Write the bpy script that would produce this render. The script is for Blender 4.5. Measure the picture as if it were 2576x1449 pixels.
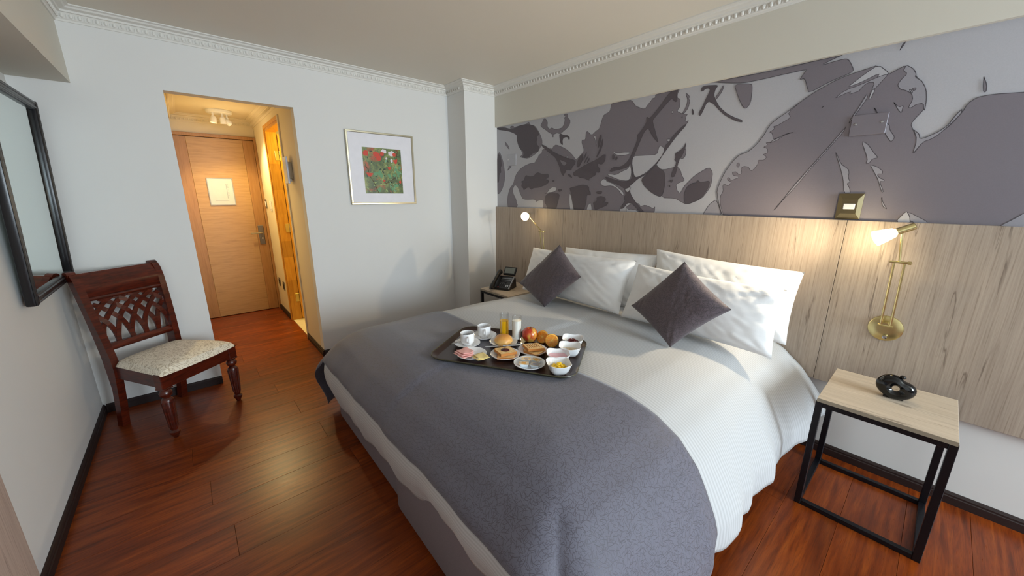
import bpy, bmesh, math, random
from mathutils import Vector, Matrix, noise
from mathutils.geometry import delaunay_2d_cdt
random.seed(7)
SC = bpy.context.scene
for o in list(bpy.data.objects): bpy.data.objects.remove(o, do_unlink=True)
COL = SC.collection
PI = math.pi
# ------------------------------------------------------------------ camera, world, light, exposure
cam = bpy.data.cameras.new('camera'); cam_o = bpy.data.objects.new('camera', cam); COL.objects.link(cam_o)
cam.lens = 13.0432; cam.sensor_width = 36; cam.sensor_fit = 'HORIZONTAL'; cam.clip_start = .02
cam_o.matrix_world = Matrix(((0.755009, 0.158643, -0.636235, 0.644926), (-0.655713, 0.184693, -0.732071, -3.652728),
                             (0.001370, 0.969908, 0.243469, 1.5), (0, 0, 0, 1)))
SC.camera = cam_o
wd = bpy.data.worlds.new('world'); SC.world = wd; wd.use_nodes = True
bg = wd.node_tree.nodes['Background']; bg.inputs[0].default_value = (.72, .83, 1, 1); bg.inputs[1].default_value = 1.0
SC.view_settings.view_transform = 'Standard'; SC.view_settings.look = 'None'
SC.view_settings.gamma = 1; SC.view_settings.exposure = -0.05; SC.view_settings.use_curve_mapping = False

def lamp(name, kind, loc, power, color, **k):
    l = bpy.data.lights.new(name, kind); l.energy = power; l.color = color
    o = bpy.data.objects.new(name, l); COL.objects.link(o); o.location = loc
    for a, b in k.items():
        if a == 'rot': o.rotation_euler = b
        else: setattr(l, a, b)
    return o
# daylight entering through the big rear window (behind the camera)
lamp('window_daylight', 'AREA', (2.50, -7.35, 1.62), 205, (.75, .89, 1.0), shape='RECTANGLE', size=1.4, size_y=1.5, rot=(PI/2, 0, 0))
# reading lamps
lamp('reading_lamp_glow', 'POINT', (3.135, -3.425, 1.285), 2.3, (1, .84, .52), shadow_soft_size=.022)
lamp('reading_lamp_beam', 'SPOT', (3.135, -3.425, 1.285), 42, (1, .82, .56), shadow_soft_size=.022, spot_size=math.radians(150), spot_blend=1.0, rot=Vector((-.40, .92, -.02)).to_track_quat('-Z', 'Y').to_euler())
lamp('reading_lamp_glow', 'POINT', (3.10, -1.0, 1.29), 1.6, (1, .76, .46), shadow_soft_size=.03)
# hall spotlights and bathroom lamp
lamp('hall_light', 'POINT', (1.13, 1.35, 1.98), 2.6, (1, .80, .46), shadow_soft_size=.05)
lamp('hall_beam', 'SPOT', (1.12, 1.60, 2.22), 58, (1, .76, .34), shadow_soft_size=.05, spot_size=math.radians(135), spot_blend=.6, rot=(math.radians(-8), 0, 0))
lamp('bathroom_light', 'POINT', (2.0, .95, 2.1), 30, (1, .74, .14), shadow_soft_size=.08)

# ------------------------------------------------------------------ helpers
def lin(c):
    c = c/255.0
    return c/12.92 if c <= .04045 else ((c+.055)/1.055)**2.4
def rgb(r, g, b): return (lin(r), lin(g), lin(b), 1)

class NT:
    def __init__(s, name):
        s.m = bpy.data.materials.new(name); s.m.use_nodes = True; s.t = s.m.node_tree
        s.b = s.t.nodes['Principled BSDF']; s.o = s.t.nodes['Material Output']
    def n(s, typ, **k):
        nd = s.t.nodes.new('ShaderNode'+typ)
        for a, b in k.items():
            if a.startswith('i_'):
                key = a[2:]; key = int(key) if key.isdigit() else key.replace('_', ' ')
                s.set(nd.inputs[key], b)
            else: setattr(nd, a, b)
        return nd
    def set(s, sock, v):
        if isinstance(v, bpy.types.NodeSocket): s.t.links.new(v, sock)
        elif isinstance(v, bpy.types.Node): s.t.links.new(v.outputs[0], sock)
        else: sock.default_value = v
    def p(s, **k):
        for a, b in k.items(): s.set(s.b.inputs[a.replace('_', ' ')], b)
        return s
    def math(s, op, a, b=0.0, c=None):
        nd = s.t.nodes.new('ShaderNodeMath'); nd.operation = op; s.set(nd.inputs[0], a); s.set(nd.inputs[1], b)
        if c is not None: s.set(nd.inputs[2], c)
        return nd.outputs[0]
    def mix(s, f, a, b, typ='MIX'):
        nd = s.t.nodes.new('ShaderNodeMix'); nd.data_type = 'RGBA'; nd.blend_type = typ
        s.set(nd.inputs[0], f); s.set(nd.inputs[6], a); s.set(nd.inputs[7], b); return nd.outputs[2]
    def ramp(s, f, *st, interp='LINEAR'):
        nd = s.t.nodes.new('ShaderNodeValToRGB'); s.set(nd.inputs[0], f); cr = nd.color_ramp; cr.interpolation = interp
        while len(cr.elements) < len(st): cr.elements.new(.5)
        for e, (p_, c) in zip(cr.elements, st):
            e.position = p_; e.color = c if isinstance(c, tuple) else (c, c, c, 1)
        return nd.outputs[0]
    def coord(s, which='Object', scale=(1, 1, 1), rot=(0, 0, 0), loc=(0, 0, 0)):
        t = s.t.nodes.new('ShaderNodeTexCoord'); mp = s.t.nodes.new('ShaderNodeMapping')
        s.t.links.new(t.outputs[which], mp.inputs[0])
        mp.inputs['Scale'].default_value = scale; mp.inputs['Rotation'].default_value = rot; mp.inputs['Location'].default_value = loc
        return mp.outputs[0]
    def noise(s, vec, scale=5, detail=3, rough=.5, dist=0):
        nd = s.n('TexNoise'); s.set(nd.inputs['Vector'], vec); nd.inputs['Scale'].default_value = scale
        nd.inputs['Detail'].default_value = detail; nd.inputs['Roughness'].default_value = rough; nd.inputs['Distortion'].default_value = dist
        return nd.outputs[0]
    def bump(s, h, strength=.3, dist=.01):
        nd = s.n('Bump'); nd.inputs['Strength'].default_value = strength; nd.inputs['Distance'].default_value = dist
        s.set(nd.inputs['Height'], h); s.set(s.b.inputs['Normal'], nd.outputs[0]); return s

def simple(name, c, rough=.5, metal=0.0, **k):
    m = NT(name); v = m.noise(m.coord(), 18, 3)
    cc = rgb(*c)
    m.p(Base_Color=m.mix(v, tuple(x*.94 for x in cc[:3])+(1,), tuple(min(1, x*1.05) for x in cc[:3])+(1,)), Roughness=rough, Metallic=metal, **k)
    return m.m

def paint(name, c, bump=.05):
    m = NT(name); v = m.noise(m.coord(), 3, 4); w = m.noise(m.coord(), 160, 2)
    cc = rgb(*c)
    m.p(Base_Color=m.mix(v, tuple(x*.97 for x in cc[:3])+(1,), cc), Roughness=.75)
    m.bump(w, bump, .002); return m.m

def pale_wood(name, axis='z', dark=(138, 122, 106), base=(170, 154, 138), light=(186, 171, 155), strip=.16, wid=None):
    """pale textured laminate; grain runs along axis ('z' or 'y'), strips change across the other axis"""
    m = NT(name)
    sc = {'z': (1, 75, 1.5), 'y': (75, 1.5, 1), 'x': (1.5, 75, 75)}[axis]
    vec = m.coord(scale=sc)
    fine = m.noise(vec, 2.2, 5, .65, .3)
    pores = m.noise(m.coord(scale=tuple(a*2.2 for a in sc)), 3.0, 2, .6)
    sc2 = {'z': (1, 9, .9), 'y': (9, .9, 1), 'x': (.9, 9, 9)}[axis]
    wide = m.noise(m.coord(scale=sc2), 1.6, 3, .5, .4)
    sep = m.n('SeparateXYZ'); m.set(sep.inputs[0], m.coord())
    across = sep.outputs['Y'] if axis in 'zx' else sep.outputs['X']
    fl = m.math('FLOOR', m.math('DIVIDE', across, strip))
    wn = m.n('TexWhiteNoise', noise_dimensions='1D'); m.set(wn.inputs['W'], fl)
    c1 = m.ramp(fine, (.28, rgb(*dark)), (.44, rgb(*base)), (.72, rgb(*light)))
    c2 = m.mix(m.math('MULTIPLY', m.ramp(pores, (.30, 1.0), (.42, 0.0)), .38), c1, rgb(*dark))
    c3 = m.mix(m.ramp(wide, (.35, .22), (.6, 0.0)), c2, rgb(*[int(x*.82) for x in base]))
    c4 = m.mix(m.math('MULTIPLY', wn.outputs['Value'], .20), c3, rgb(*[int(x*.80) for x in base]))
    # dark cracks following the grain
    cr = m.noise(m.coord(scale={'z': (1, 7.5, .55), 'y': (7.5, .55, 1), 'x': (.55, 7.5, 7.5)}[axis]), 1.5, 4, .55, .35)
    crk = m.ramp(m.math('ABSOLUTE', m.math('SUBTRACT', cr, .5)), (0, 1.0), (.006, .6), (.014, 0.0))
    brk = m.ramp(m.noise(m.coord(scale=sc2), 2.7, 2), (.50, 0.0), (.62, 1.0))
    c5 = m.mix(m.math('MULTIPLY', m.math('MULTIPLY', crk, brk), .7), c4, rgb(86, 70, 58))
    m.p(Base_Color=c5, Roughness=.55); m.bump(fine, .12, .002); return m.m

def plank_wood(name):
    m = NT(name); oi = m.n('ObjectInfo')
    off = m.n('CombineXYZ'); m.set(off.inputs[0], m.math('MULTIPLY', oi.outputs['Random'], 37.0)); m.set(off.inputs[1], m.math('MULTIPLY', oi.outputs['Random'], 91.0))
    tc = m.n('TexCoord'); add = m.n('VectorMath', operation='ADD'); m.set(add.inputs[0], tc.outputs['Object']); m.set(add.inputs[1], off.outputs[0])
    def mp(sc):
        q = m.n('Mapping'); m.set(q.inputs[0], add.outputs[0]); q.inputs['Scale'].default_value = sc; return q.outputs[0]
    g = m.noise(mp((2.0, 26, 1)), 1.5, 5, .6, .6); f = m.noise(mp((7, 190, 1)), 1.6, 3, .6); w = m.noise(mp((1.3, 5, 1)), 1.2, 2, .5, .5)
    c = m.ramp(g, (.25, rgb(74, 26, 5)), (.45, rgb(122, 50, 10)), (.62, rgb(146, 67, 16)), (.8, rgb(166, 86, 26)))
    c = m.mix(m.math('MULTIPLY', m.ramp(f, (.32, 1.0), (.5, 0.0)), .42), c, rgb(58, 22, 10))
    c = m.mix(m.ramp(w, (.30, .45), (.5, 0.0)), c, rgb(70, 30, 15))
    c = m.mix(m.math('MULTIPLY', oi.outputs['Random'], .35), c, rgb(84, 34, 14))
    m.p(Base_Color=c, Roughness=m.ramp(f, (.3, .38), (.7, .27)), Coat_Weight=.03, Coat_Roughness=.3, Specular_IOR_Level=.4)
    m.bump(f, .05, .001); return m.m

def tubemesh(bm, pts, r, seg=10, cap=True, radii=None):
    pts = [Vector(p) for p in pts]; rings = []
    up = None
    for i, p in enumerate(pts):
        d = (pts[min(i+1, len(pts)-1)]-pts[max(i-1, 0)]).normalized()
        if up is None:
            up = Vector((0, 0, 1)) if abs(d.z) < .9 else Vector((1, 0, 0))
        a = d.cross(up).normalized(); b = a.cross(d).normalized(); up = b
        rr = radii[i] if radii else r
        rings.append([bm.verts.new(p+(a*math.cos(2*PI*k/seg)+b*math.sin(2*PI*k/seg))*rr) for k in range(seg)])
    for q, w in zip(rings, rings[1:]):
        for k in range(seg): bm.faces.new((q[k], q[(k+1) % seg], w[(k+1) % seg], w[k]))
    if cap:
        bm.faces.new(rings[0][::-1]); bm.faces.new(rings[-1])
    return bm
def lathe(bm, prof, seg=24, mat=None, power=2.0, sx=1, sy=1):
    """prof: (r, z) list; power>2 gives a rounded-square plan"""
    rings = []; mat = mat or Matrix()
    for r, z in prof:
        if r < 1e-6: rings.append([bm.verts.new(mat @ Vector((0, 0, z)))]); continue
        ring = []
        for k in range(seg):
            t = 2*PI*k/seg; c, s = math.cos(t), math.sin(t)
            q = (abs(c)**power+abs(s)**power)**(-1/power)
            ring.append(bm.verts.new(mat @ Vector((r*q*c*sx, r*q*s*sy, z))))
        rings.append(ring)
    for a, b in zip(rings, rings[1:]):
        for k in range(seg):
            k2 = (k+1) % seg
            if len(a) == 1 and len(b) == 1: continue
            if len(a) == 1: bm.faces.new((a[0], b[k2], b[k]))
            elif len(b) == 1: bm.faces.new((a[k], a[k2], b[0]))
            else: bm.faces.new((a[k], a[k2], b[k2], b[k]))
    return bm
def box(bm, x0, x1, y0, y1, z0, z1, bev=0, mat=None, seg=1):
    r = bmesh.ops.create_cube(bm, size=1)
    vs = r['verts']
    for v in vs: v.co = Vector(((x0+x1)/2+v.co.x*(x1-x0), (y0+y1)/2+v.co.y*(y1-y0), (z0+z1)/2+v.co.z*(z1-z0)))
    if bev:
        es = list({e for v in vs for e in v.link_edges})
        g = bmesh.ops.bevel(bm, geom=es, offset=bev, segments=seg, affect='EDGES', profile=.5)
        vs = list({v for f in g['faces'] for v in f.verts} | {v for v in vs if v.is_valid})
    if mat:
        for v in vs: v.co = mat @ v.co
    return bm
def prism(bm, outline, h, mat=None, plane='xy'):
    """extruded polygon: outline (u,v) list, thickness h along the normal"""
    f = {'xy': lambda u, v, w: Vector((u, v, w)), 'xz': lambda u, v, w: Vector((u, w, v)), 'yz': lambda u, v, w: Vector((w, u, v))}[plane]
    mat = mat or Matrix()
    a = [bm.verts.new(mat @ f(u, v, 0)) for u, v in outline]; b = [bm.verts.new(mat @ f(u, v, h)) for u, v in outline]
    n = len(a); bm.faces.new(a[::-1]); bm.faces.new(b)
    for k in range(n): bm.faces.new((a[k], a[(k+1) % n], b[(k+1) % n], b[k]))
    return bm
def obj(name, bm, mat, parent=None, smooth=True, loc=None, rot=None, angle=35):
    bmesh.ops.recalc_face_normals(bm, faces=bm.faces)
    me = bpy.data.meshes.new(name); bm.to_mesh(me); bm.free()
    for m in (mat if isinstance(mat, (list, tuple)) else [mat]): me.materials.append(m)
    if smooth:
        me.polygons.foreach_set('use_smooth', [True]*len(me.polygons))
        try: me.set_sharp_from_angle(angle=math.radians(angle))
        except Exception: pass
    o = bpy.data.objects.new(name, me); COL.objects.link(o)
    if parent: o.parent = parent
    if loc is not None: o.location = loc
    if rot is not None: o.rotation_euler = rot
    return o
def B(): return bmesh.new()
def thing(name, label, cat, loc=(0, 0, 0), rot=(0, 0, 0), group=None):
    o = bpy.data.objects.new(name, None); COL.objects.link(o); o.empty_display_size = .05
    o.location = loc; o.rotation_euler = rot; return tag(o, label, cat, group)
def tag(o, label, cat, group=None):
    o['label'] = label; o['category'] = cat
    if group: o['group'] = group
    return o
def struct(name, bm, mat, parent=None, smooth=False, label=None):
    o = obj(name, bm, mat, parent, smooth)
    if not parent: o['kind'] = 'structure'
    if label: o['label'] = label
    return o
def structe(name):
    o = bpy.data.objects.new(name, None); COL.objects.link(o); o['kind'] = 'structure'; return o
def copy_tree(o, parent=None):
    c = o.copy(); COL.objects.link(c)
    if parent: c.parent = parent
    for ch in list(o.children): copy_tree(ch, c)
    return c
def frame(origin, x, y):
    x = Vector(x).normalized(); y = Vector(y); y = (y-x*y.dot(x)).normalized(); z = x.cross(y)
    return Matrix(((x.x, y.x, z.x, origin[0]), (x.y, y.y, z.y, origin[1]), (x.z, y.z, z.z, origin[2]), (0, 0, 0, 1)))
def ss(a, b, x):
    t = max(0., min(1., (x-a)/(b-a))); return t*t*(3-2*t)
def lerp(a, b, t): return a+(b-a)*t

# ------------------------------------------------------------------ materials
M = {}
M['wall'] = paint('wall_paint', (226, 225, 222)); M['ceil'] = paint('ceiling_paint', (230, 224, 212)); M['beam'] = paint('beam_paint', (216, 212, 200))
M['cream'] = paint('hall_paint', (226, 214, 190)); M['plaster'] = paint('moulding_paint', (228, 226, 220))
M['dkwood'] = simple('dark_skirting_wood', (34, 15, 11), .6)
M['hb'] = pale_wood('pale_oak_laminate', 'z'); M['nt'] = pale_wood('nightstand_oak', 'y', dark=(178, 158, 136), base=(200, 182, 160), light=(212, 196, 176), strip=.15)
M['floor'] = plank_wood('cherry_floor_plank')
M['subfloor'] = simple('subfloor', (40, 16, 8), .6)
M['black'] = simple('black_metal', (16, 16, 22), .38, .3); M['blackgloss'] = simple('black_gloss', (6, 6, 8), .06, 0)
M['blackpl'] = simple('black_plastic', (18, 18, 20), .4); M['silver'] = simple('silver_plastic', (170, 172, 176), .3, .6)
M['brass'] = simple('brass', (206, 190, 136), .26, 1.0); M['bronze'] = simple('antique_bronze', (128, 116, 88), .34, 1.0)
M['steel'] = simple('steel', (190, 190, 192), .22, 1.0); M['nickel'] = simple('dark_nickel', (128, 124, 120), .35, 1.0)
M['white'] = simple('white_plastic', (232, 232, 232), .35); M['china'] = simple('white_china', (240, 241, 243), .12, 0, Coat_Weight=.5)
M['paper'] = simple('white_paper', (196, 202, 214), .6)
# ------------------------------------------------------------------ room shell
XW, XM, YC, XC, H = 3.298, 3.326, -.317, 2.916, 2.575     # headboard/beam face, mural wall, column face, column side, ceiling
YR = -7.45                                                 # rear wall
fl = structe('floor')
b = B(); box(b, -.1, 3.5, YR-.1, 2.3, -.06, -.008); struct('subfloor', b, M['subfloor'], fl)
b = B(); box(b, 1.46, 3.2, .3, 1.9, -.02, .004); struct('bathroom_tile', b, simple('white_tile', (226, 222, 210), .3), fl)
PW = .206
def plank(x0, x1, y0, y1):
    b = B(); box(b, x0-(x0+x1)/2+.0005, x1-(x0+x1)/2-.0005, -(y1-y0)/2+.0005, (y1-y0)/2-.0005, -.008, 0, .0006)
    obj('plank', b, M['floor'], fl, False, ((x0+x1)/2, (y0+y1)/2, 0))
y = -1.729; row = 0
rows = []
k = -18
while True:
    y0 = -1.729-.206+k*PW; k += 1
    if y0+PW < YR: continue
    if y0 > 2.12: break
    rows.append((k, max(y0, YR), min(y0+PW, 2.13)))
for k, y0, y1 in rows:
    xa, xb = (0, XM) if y1 < .02 else (.66, 1.46)
    if y0 < 0 < y1: xa, xb = 0, XM
    off = .593 if k in (1,) else ((k*.4731) % 1)*1.25
    x = off-1.25
    while x < xb:
        a, c = max(x, xa), min(x+1.25, xb)
        if c-a > .02: plank(a, c, y0, y1)
        x += 1.25
ZO, X1, X2 = 2.188, .671, 1.453
b = B()
box(b, -.1, X1, 0, .1, 0, H+.1); box(b, X1, X2, 0, .1, ZO, H+.1); box(b, X2, 3.5, 0, .1, 0, H+.1)
struct('wall_back', b, M['wall'])
b = B(); box(b, -.12, 0, YR-.1, .1, 0, H+.1); struct('wall_left', b, M['wall'])
b = B(); box(b, XM, 3.46, YR-.1, .1, 0, H+.1); struct('wall_right', b, M['wall'])
b = B(); box(b, XC, XM+.02, YC, .02, 0, H+.02); struct('wall_column', b, M['wall'])
b = B(); box(b, XW, XM+.02, YR-.05, YC+.02, 2.198, H+.02); struct('wall_beam', b, M['beam'])
b = B(); box(b, -.02, .2495, YR-.05, .02, 2.158, H+.02); struct('wall_soffit', b, M['beam'])
b = B(); box(b, -.15, 3.5, YR-.1, .05, H, H+.1); struct('ceiling', b, M['ceil'])
# rear wall with the window that lights the room
b = B()
box(b, -.1, 1.75, YR-.1, YR, 0, H+.1); box(b, 3.25, 3.5, YR-.1, YR, 0, H+.1); box(b, 1.75, 3.25, YR-.1, YR, 0, .82); box(b, 1.75, 3.25, YR-.1, YR, 2.42, H+.1)
struct('wall_rear', b, M['wall'])
w1 = structe('window_1')
b = B()
for x0, x1, z0, z1 in ((1.75, 3.25, .82, .87), (1.75, 3.25, 2.37, 2.42), (1.75, 1.80, .82, 2.42), (3.20, 3.25, .82, 2.42), (2.47, 2.53, .82, 2.42)): box(b, x0, x1, YR-.08, YR-.03, z0, z1)
struct('window_frame', b, M['white'], w1)
gl = NT('window_glass'); tr = gl.n('BsdfTransparent'); gs = gl.n('BsdfGlossy'); gs.inputs['Roughness'].default_value = .02
mx = gl.n('MixShader', i_0=.06); gl.set(mx.inputs[1], tr.outputs[0]); gl.set(mx.inputs[2], gs.outputs[0]); gl.set(gl.o.inputs[0], mx.outputs[0])
for x0, x1 in ((1.80, 2.47), (2.53, 3.20)):
    b = B(); box(b, x0, x1, YR-.058, YR-.052, .87, 2.37); struct('pane', b, gl.m, w1)
# hall shell
b = B(); box(b, .57, X1, .1, 2.2, 0, 2.5); struct('wall_hall_left', b, M['cream'])
b = B()
box(b, X2, X2+.1, .1, .62, 0, 2.5); box(b, X2, X2+.1, 1.405, 2.2, 0, 2.5); box(b, X2, X2+.1, .62, 1.405, 2.19, 2.5); struct('wall_hall_right', b, M['cream'])
b = B(); box(b, .55, 1.6, 2.14, 2.24, 0, 2.5); struct('wall_hall_end', b, M['cream'])
b = B(); box(b, .55, 1.6, .05, 2.3, 2.37, 2.5); struct('ceiling_hall', b, M['cream'])
b = B()
box(b, 2.9, 3.0, .1, 2.1, 0, 2.5); box(b, 1.5, 3.0, .28, .3, 0, 2.5); box(b, 1.5, 3.0, 2.1, 2.2, 0, 2.5); struct('wall_bathroom', b, M['cream'])
b = B(); box(b, 1.5, 3.0, .1, 2.2, 2.42, 2.5); struct('ceiling_bathroom', b, M['cream'])

# baseboards
def baseboard(name, p0, p1, inward, t=.016, h=.0615):
    p0, p1, n = Vector((*p0, 0)), Vector((*p1, 0)), Vector((*inward, 0))
    prof = [(0, 0), (t, 0), (t, h*.62), (t*.8, h*.68), (t*.8, h*.82), (t*.5, h*.95), (t*.2, h), (0, h)]
    b = B(); r = [[b.verts.new(p+n*d+Vector((0, 0, z))) for d, z in prof] for p in (p0, p1)]
    m = len(prof)
    for k in range(m): b.faces.new((r[0][k], r[0][(k+1) % m], r[1][(k+1) % m], r[1][k]))
    b.faces.new(r[0]); b.faces.new(r[1][::-1]); struct(name, b, M['dkwood'])
baseboard('baseboard_left', (0, YR), (0, 0), (1, 0)); baseboard('baseboard_back', (.016, 0), (X1, 0), (0, -1))
baseboard('baseboard_back_right', (X2, 0), (XC, 0), (0, -1)); baseboard('baseboard_right', (XM, YR), (XM, YC), (-1, 0))
baseboard('baseboard_hall', (X2, 0.0), (X2, .6), (-1, 0)); baseboard('baseboard_hall_end', (X2, 1.43), (X2, 2.14), (-1, 0))
baseboard('baseboard_column', (XC, YC), (XW, YC), (0, -1))

# crown moulding with egg relief
PROF = [(0, -.080), (.007, -.080), (.010, -.070), (.015, -.066), (.019, -.046), (.026, -.036), (.034, -.034), (.037, -.024), (.060, -.018), (.066, -.010), (.080, -.006), (.080, 0), (0, 0)]
def moulding(name, path, z, scale=1.0, closed_side=1, mat=None, eggs=True):
    """path in plan; room lies to the right-hand side (closed_side=1) of the walking direction"""
    P = [Vector((x, y, 0)) for x, y in path]; b = B(); rings = []
    nrm = []
    for a, c in zip(P, P[1:]):
        d = (c-a).normalized(); nrm.append(Vector((d.y, -d.x, 0))*closed_side)
    for i, p in enumerate(P):
        if i == 0: m = nrm[0]
        elif i == len(P)-1: m = nrm[-1]
        else:
            m = nrm[i-1]+nrm[i]; m = m/ (1+nrm[i-1].dot(nrm[i]))
        rings.append([b.verts.new(p+m*d*scale+Vector((0, 0, z+h*scale))) for d, h in PROF])
    n = len(PROF)
    for q, r in zip(rings, rings[1:]):
        for k in range(n): b.faces.new((q[k], q[(k+1) % n], r[(k+1) % n], r[k]))
    b.faces.new(rings[0]); b.faces.new(rings[-1][::-1])
    o = struct(name, b, mat or M['plaster'])
    if not eggs: return o
    e = B()
    for a, c, nn in zip(P, P[1:], nrm):
        L = (c-a).length; step = .036*scale; cnt = int((L-.03)/step); d = (c-a).normalized()
        for k in range(cnt):
            ctr = a+d*(.02+step*(k+.5))+nn*.0205*scale+Vector((0, 0, z-.053*scale))
            fr = Matrix.Translation(ctr) @ Matrix((( d.x, nn.x, 0, 0), (d.y, nn.y, 0, 0), (0, 0, 1, 0), (0, 0, 0, 1)))
            lathe(e, [(0, -.013*scale), (.0075*scale, -.008*scale), (.0095*scale, .004*scale), (.006*scale, .011*scale), (0, .013*scale)], 7, fr @ Matrix.Diagonal((1, .8, 1, 1)))
            q = Matrix.Translation(d*step*.5+Vector((0, 0, -.002))) @ fr
            lathe(e, [(0, -.013*scale), (.0026*scale, -.004*scale), (.002*scale, .008*scale), (0, .011*scale)], 5, q)
    s = struct('egg_relief', e, mat or M['plaster'], o, True); s['kind'] = 'stuff'
    return o
moulding('trim_1', [(.2495, YR), (.2495, 0), (XC, 0), (XC, YC), (XW, YC), (XW, YR)], H)
moulding('trim_2', [(X1, .1), (X1, 2.14), (X2, 2.14), (X2, .1)], 2.37, 1.0, mat=M['cream'])

# ------------------------------------------------------------------ doors
def door_wood(name, c0, c1, c2, axis):
    m = NT(name); sc = (3, 1, 40) if axis == 'x' else (40, 40, 3)
    g = m.noise(m.coord(scale=sc), 1.4, 4, .6, .5); f = m.noise(m.coord(scale=tuple(q*4 for q in sc)), 1.7, 2)
    c = m.ramp(g, (.15, rgb(*c0)), (.5, rgb(*c1)), (.9, rgb(*c2)))
    c = m.mix(m.math('MULTIPLY', m.ramp(f, (.3, 1.0), (.45, 0.0)), .2), c, rgb(*c0))
    m.p(Base_Color=c, Roughness=.42); return m.m
dwx = door_wood('door_veneer_across', (152, 114, 70), (178, 139, 90), (188, 152, 103), 'x')
dwz = door_wood('door_veneer_upright', (142, 100, 58), (165, 120, 73), (176, 133, 84), 'z')
d1 = structe('door_1')
YD = 2.10
for nm, x0, x1, mm in (('door_stile', .676, .79, dwz), ('door_panel', .791, 1.314, dwx), ('door_stile', 1.315, 1.425, dwz)):
    b = B(); box(b, x0, x1, YD, YD+.04, .008, 2.135, .0015); struct(nm, b, mm, d1)
b = B(); box(b, 1.427, 1.4525, YD-.025, YD+.045, 0, 2.175, .003); struct('door_frame', b, dwz, d1)
b = B(); box(b, .672, 1.427, YD-.025, YD+.045, 2.14, 2.175, .003); struct('door_frame', b, dwz, d1)
hp = obj('lock_plate', box(B(), 1.332, 1.392, YD-.008, YD, .875, 1.115, .003), M['nickel'], d1)
b = B(); tubemesh(b, [(1.365, YD, 1.025), (1.365, YD-.045, 1.025), (1.352, YD-.055, 1.025), (1.245, YD-.055, 1.022)], .0095, 10); obj('lever', b, M['steel'], hp)
b = B(); lathe(b, [(0, .012), (.012, .012), (.014, 0)], 14, Matrix.Translation((1.365, YD-.008, .955)) @ Matrix.Rotation(PI/2, 4, 'X')); obj('thumb_turn', b, M['steel'], hp)
# laminated notice on the door
nt = thing('notice_sheet', 'white framed notice sheet fixed to the wooden entry door', 'sign', (1.028, YD-.006, 1.533))
obj('sheet', box(B(), -.118, .118, 0, .004, -.152, .152), M['paper'], nt, False)
b = B()
for x0, x1, z0, z1 in ((-.124, .124, -.158, -.150), (-.124, .124, .150, .158), (-.124, -.116, -.15, .15), (.116, .124, -.15, .15)): box(b, x0, x1, -.003, .005, z0, z1)
obj('border', b, simple('grey_border', (150, 146, 138), .4, .3), nt, False)
b = B(); box(b, .052, .058, -.001, .001, -.08, .09); box(b, -.07, .06, -.001, .001, -.108, -.104)
for k in range(9): box(b, .062, .074, -.001, .001, .08-k*.018, .084-k*.018)
obj('printed_lines', b, simple('pale_print', (150, 165, 185), .6), nt, False)
# bathroom door: pine frame, leaf opened into the bathroom, brass hinges
d2 = structe('door_2')
pine = door_wood('pine', (176, 112, 30), (214, 154, 56), (228, 176, 82), 'z')
b = B(); box(b, X2-.012, X2+.002, .598, .635, 0, 2.225, .003); struct('casing', b, M['cream'], d2)
b = B(); box(b, X2-.012, X2+.002, .635, 1.39, 2.19, 2.225, .003); struct('casing', b, pine, d2)
b = B(); box(b, X2-.012, X2+.002, 1.39, 1.425, 0, 2.225, .003); struct('casing', b, pine, d2)
zz = [0, .31, .50, .78, .97, 1.28, 1.55, 1.83, 2.19]
for z0, z1 in zip(zz, zz[1:]):
    b = B(); box(b, X2, X2+.1, 1.372, 1.404, z0, z1, .0008); struct('jamb_block', b, door_wood('pine_block', *[tuple(int(q*s) for q in cc) for s in [random.uniform(.86, 1.06)] for cc in ((176, 112, 30), (214, 154, 56), (228, 176, 82))], 'z'), d2)
b = B(); box(b, X2+.012, X2+.1, .62, .64, 0, 2.19, .002); struct('jamb', b, M['cream'], d2)
b = B(); box(b, X2, X2+.1, .63, 1.38, 2.165, 2.19, .002); struct('jamb', b, pine, d2)
b = B(); box(b, X2+.105, X2+.80, 1.362, 1.398, .01, 2.15, .002); struct('leaf', b, pine, d2)
for z in (.28, 1.12, 1.92):
    hg = struct('hinge', box(B(), X2+.062, X2+.104, 1.367, 1.372, z-.05, z+.05, .001), M['brass'], d2)
    b = B(); lathe(b, [(.006, -.05), (.006, .05)], 8, Matrix.Translation((X2+.104, 1.364, z))); struct('hinge_pin', b, M['brass'], hg)

# ------------------------------------------------------------------ hall fittings
sp = thing('ceiling_spotlight', 'white round ceiling spotlight with tilting heads in the hallway', 'light', (1.10, 1.66, 2.37))
b = B(); lathe(b, [(0, 0), (.115, 0), (.118, -.006), (.112, -.028), (.10, -.032), (0, -.032)], 28); obj('base_plate', b, M['white'], sp)
for k, (dx, dy, ax, az) in enumerate(((-.06, -.05, 10, 20), (.02, -.045, -10, 60), (.065, .03, 50, 200))):
    b = B(); tubemesh(b, [(dx, dy, -.03), (dx, dy, -.075)], .009, 8); box(b, dx-.014, dx+.014, dy-.006, dy+.006, -.09, -.06, .002); st = obj('bracket', b, M['white'], sp)
    mt = Matrix.Translation((dx, dy, -.10)) @ Matrix.Rotation(math.radians(az), 4, 'Z') @ Matrix.Rotation(math.radians(ax), 4, 'Y')
    b = B(); lathe(b, [(0, .03), (.02, .028), (.026, .015), (.03, -.035), (.027, -.035), (.024, -.02), (0, -.018)], 18, mt); obj('spot_head', b, M['white'], sp)
    b = B(); lathe(b, [(0, -.024), (.023, -.026), (.023, -.03), (0, -.03)], 14, mt)
    e = NT('spot_lens'); e.p(Base_Color=rgb(255, 240, 200), Emission_Color=rgb(255, 214, 140), Emission_Strength=2.0 if k < 2 else .3); obj('lens', b, e.m, sp)
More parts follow.
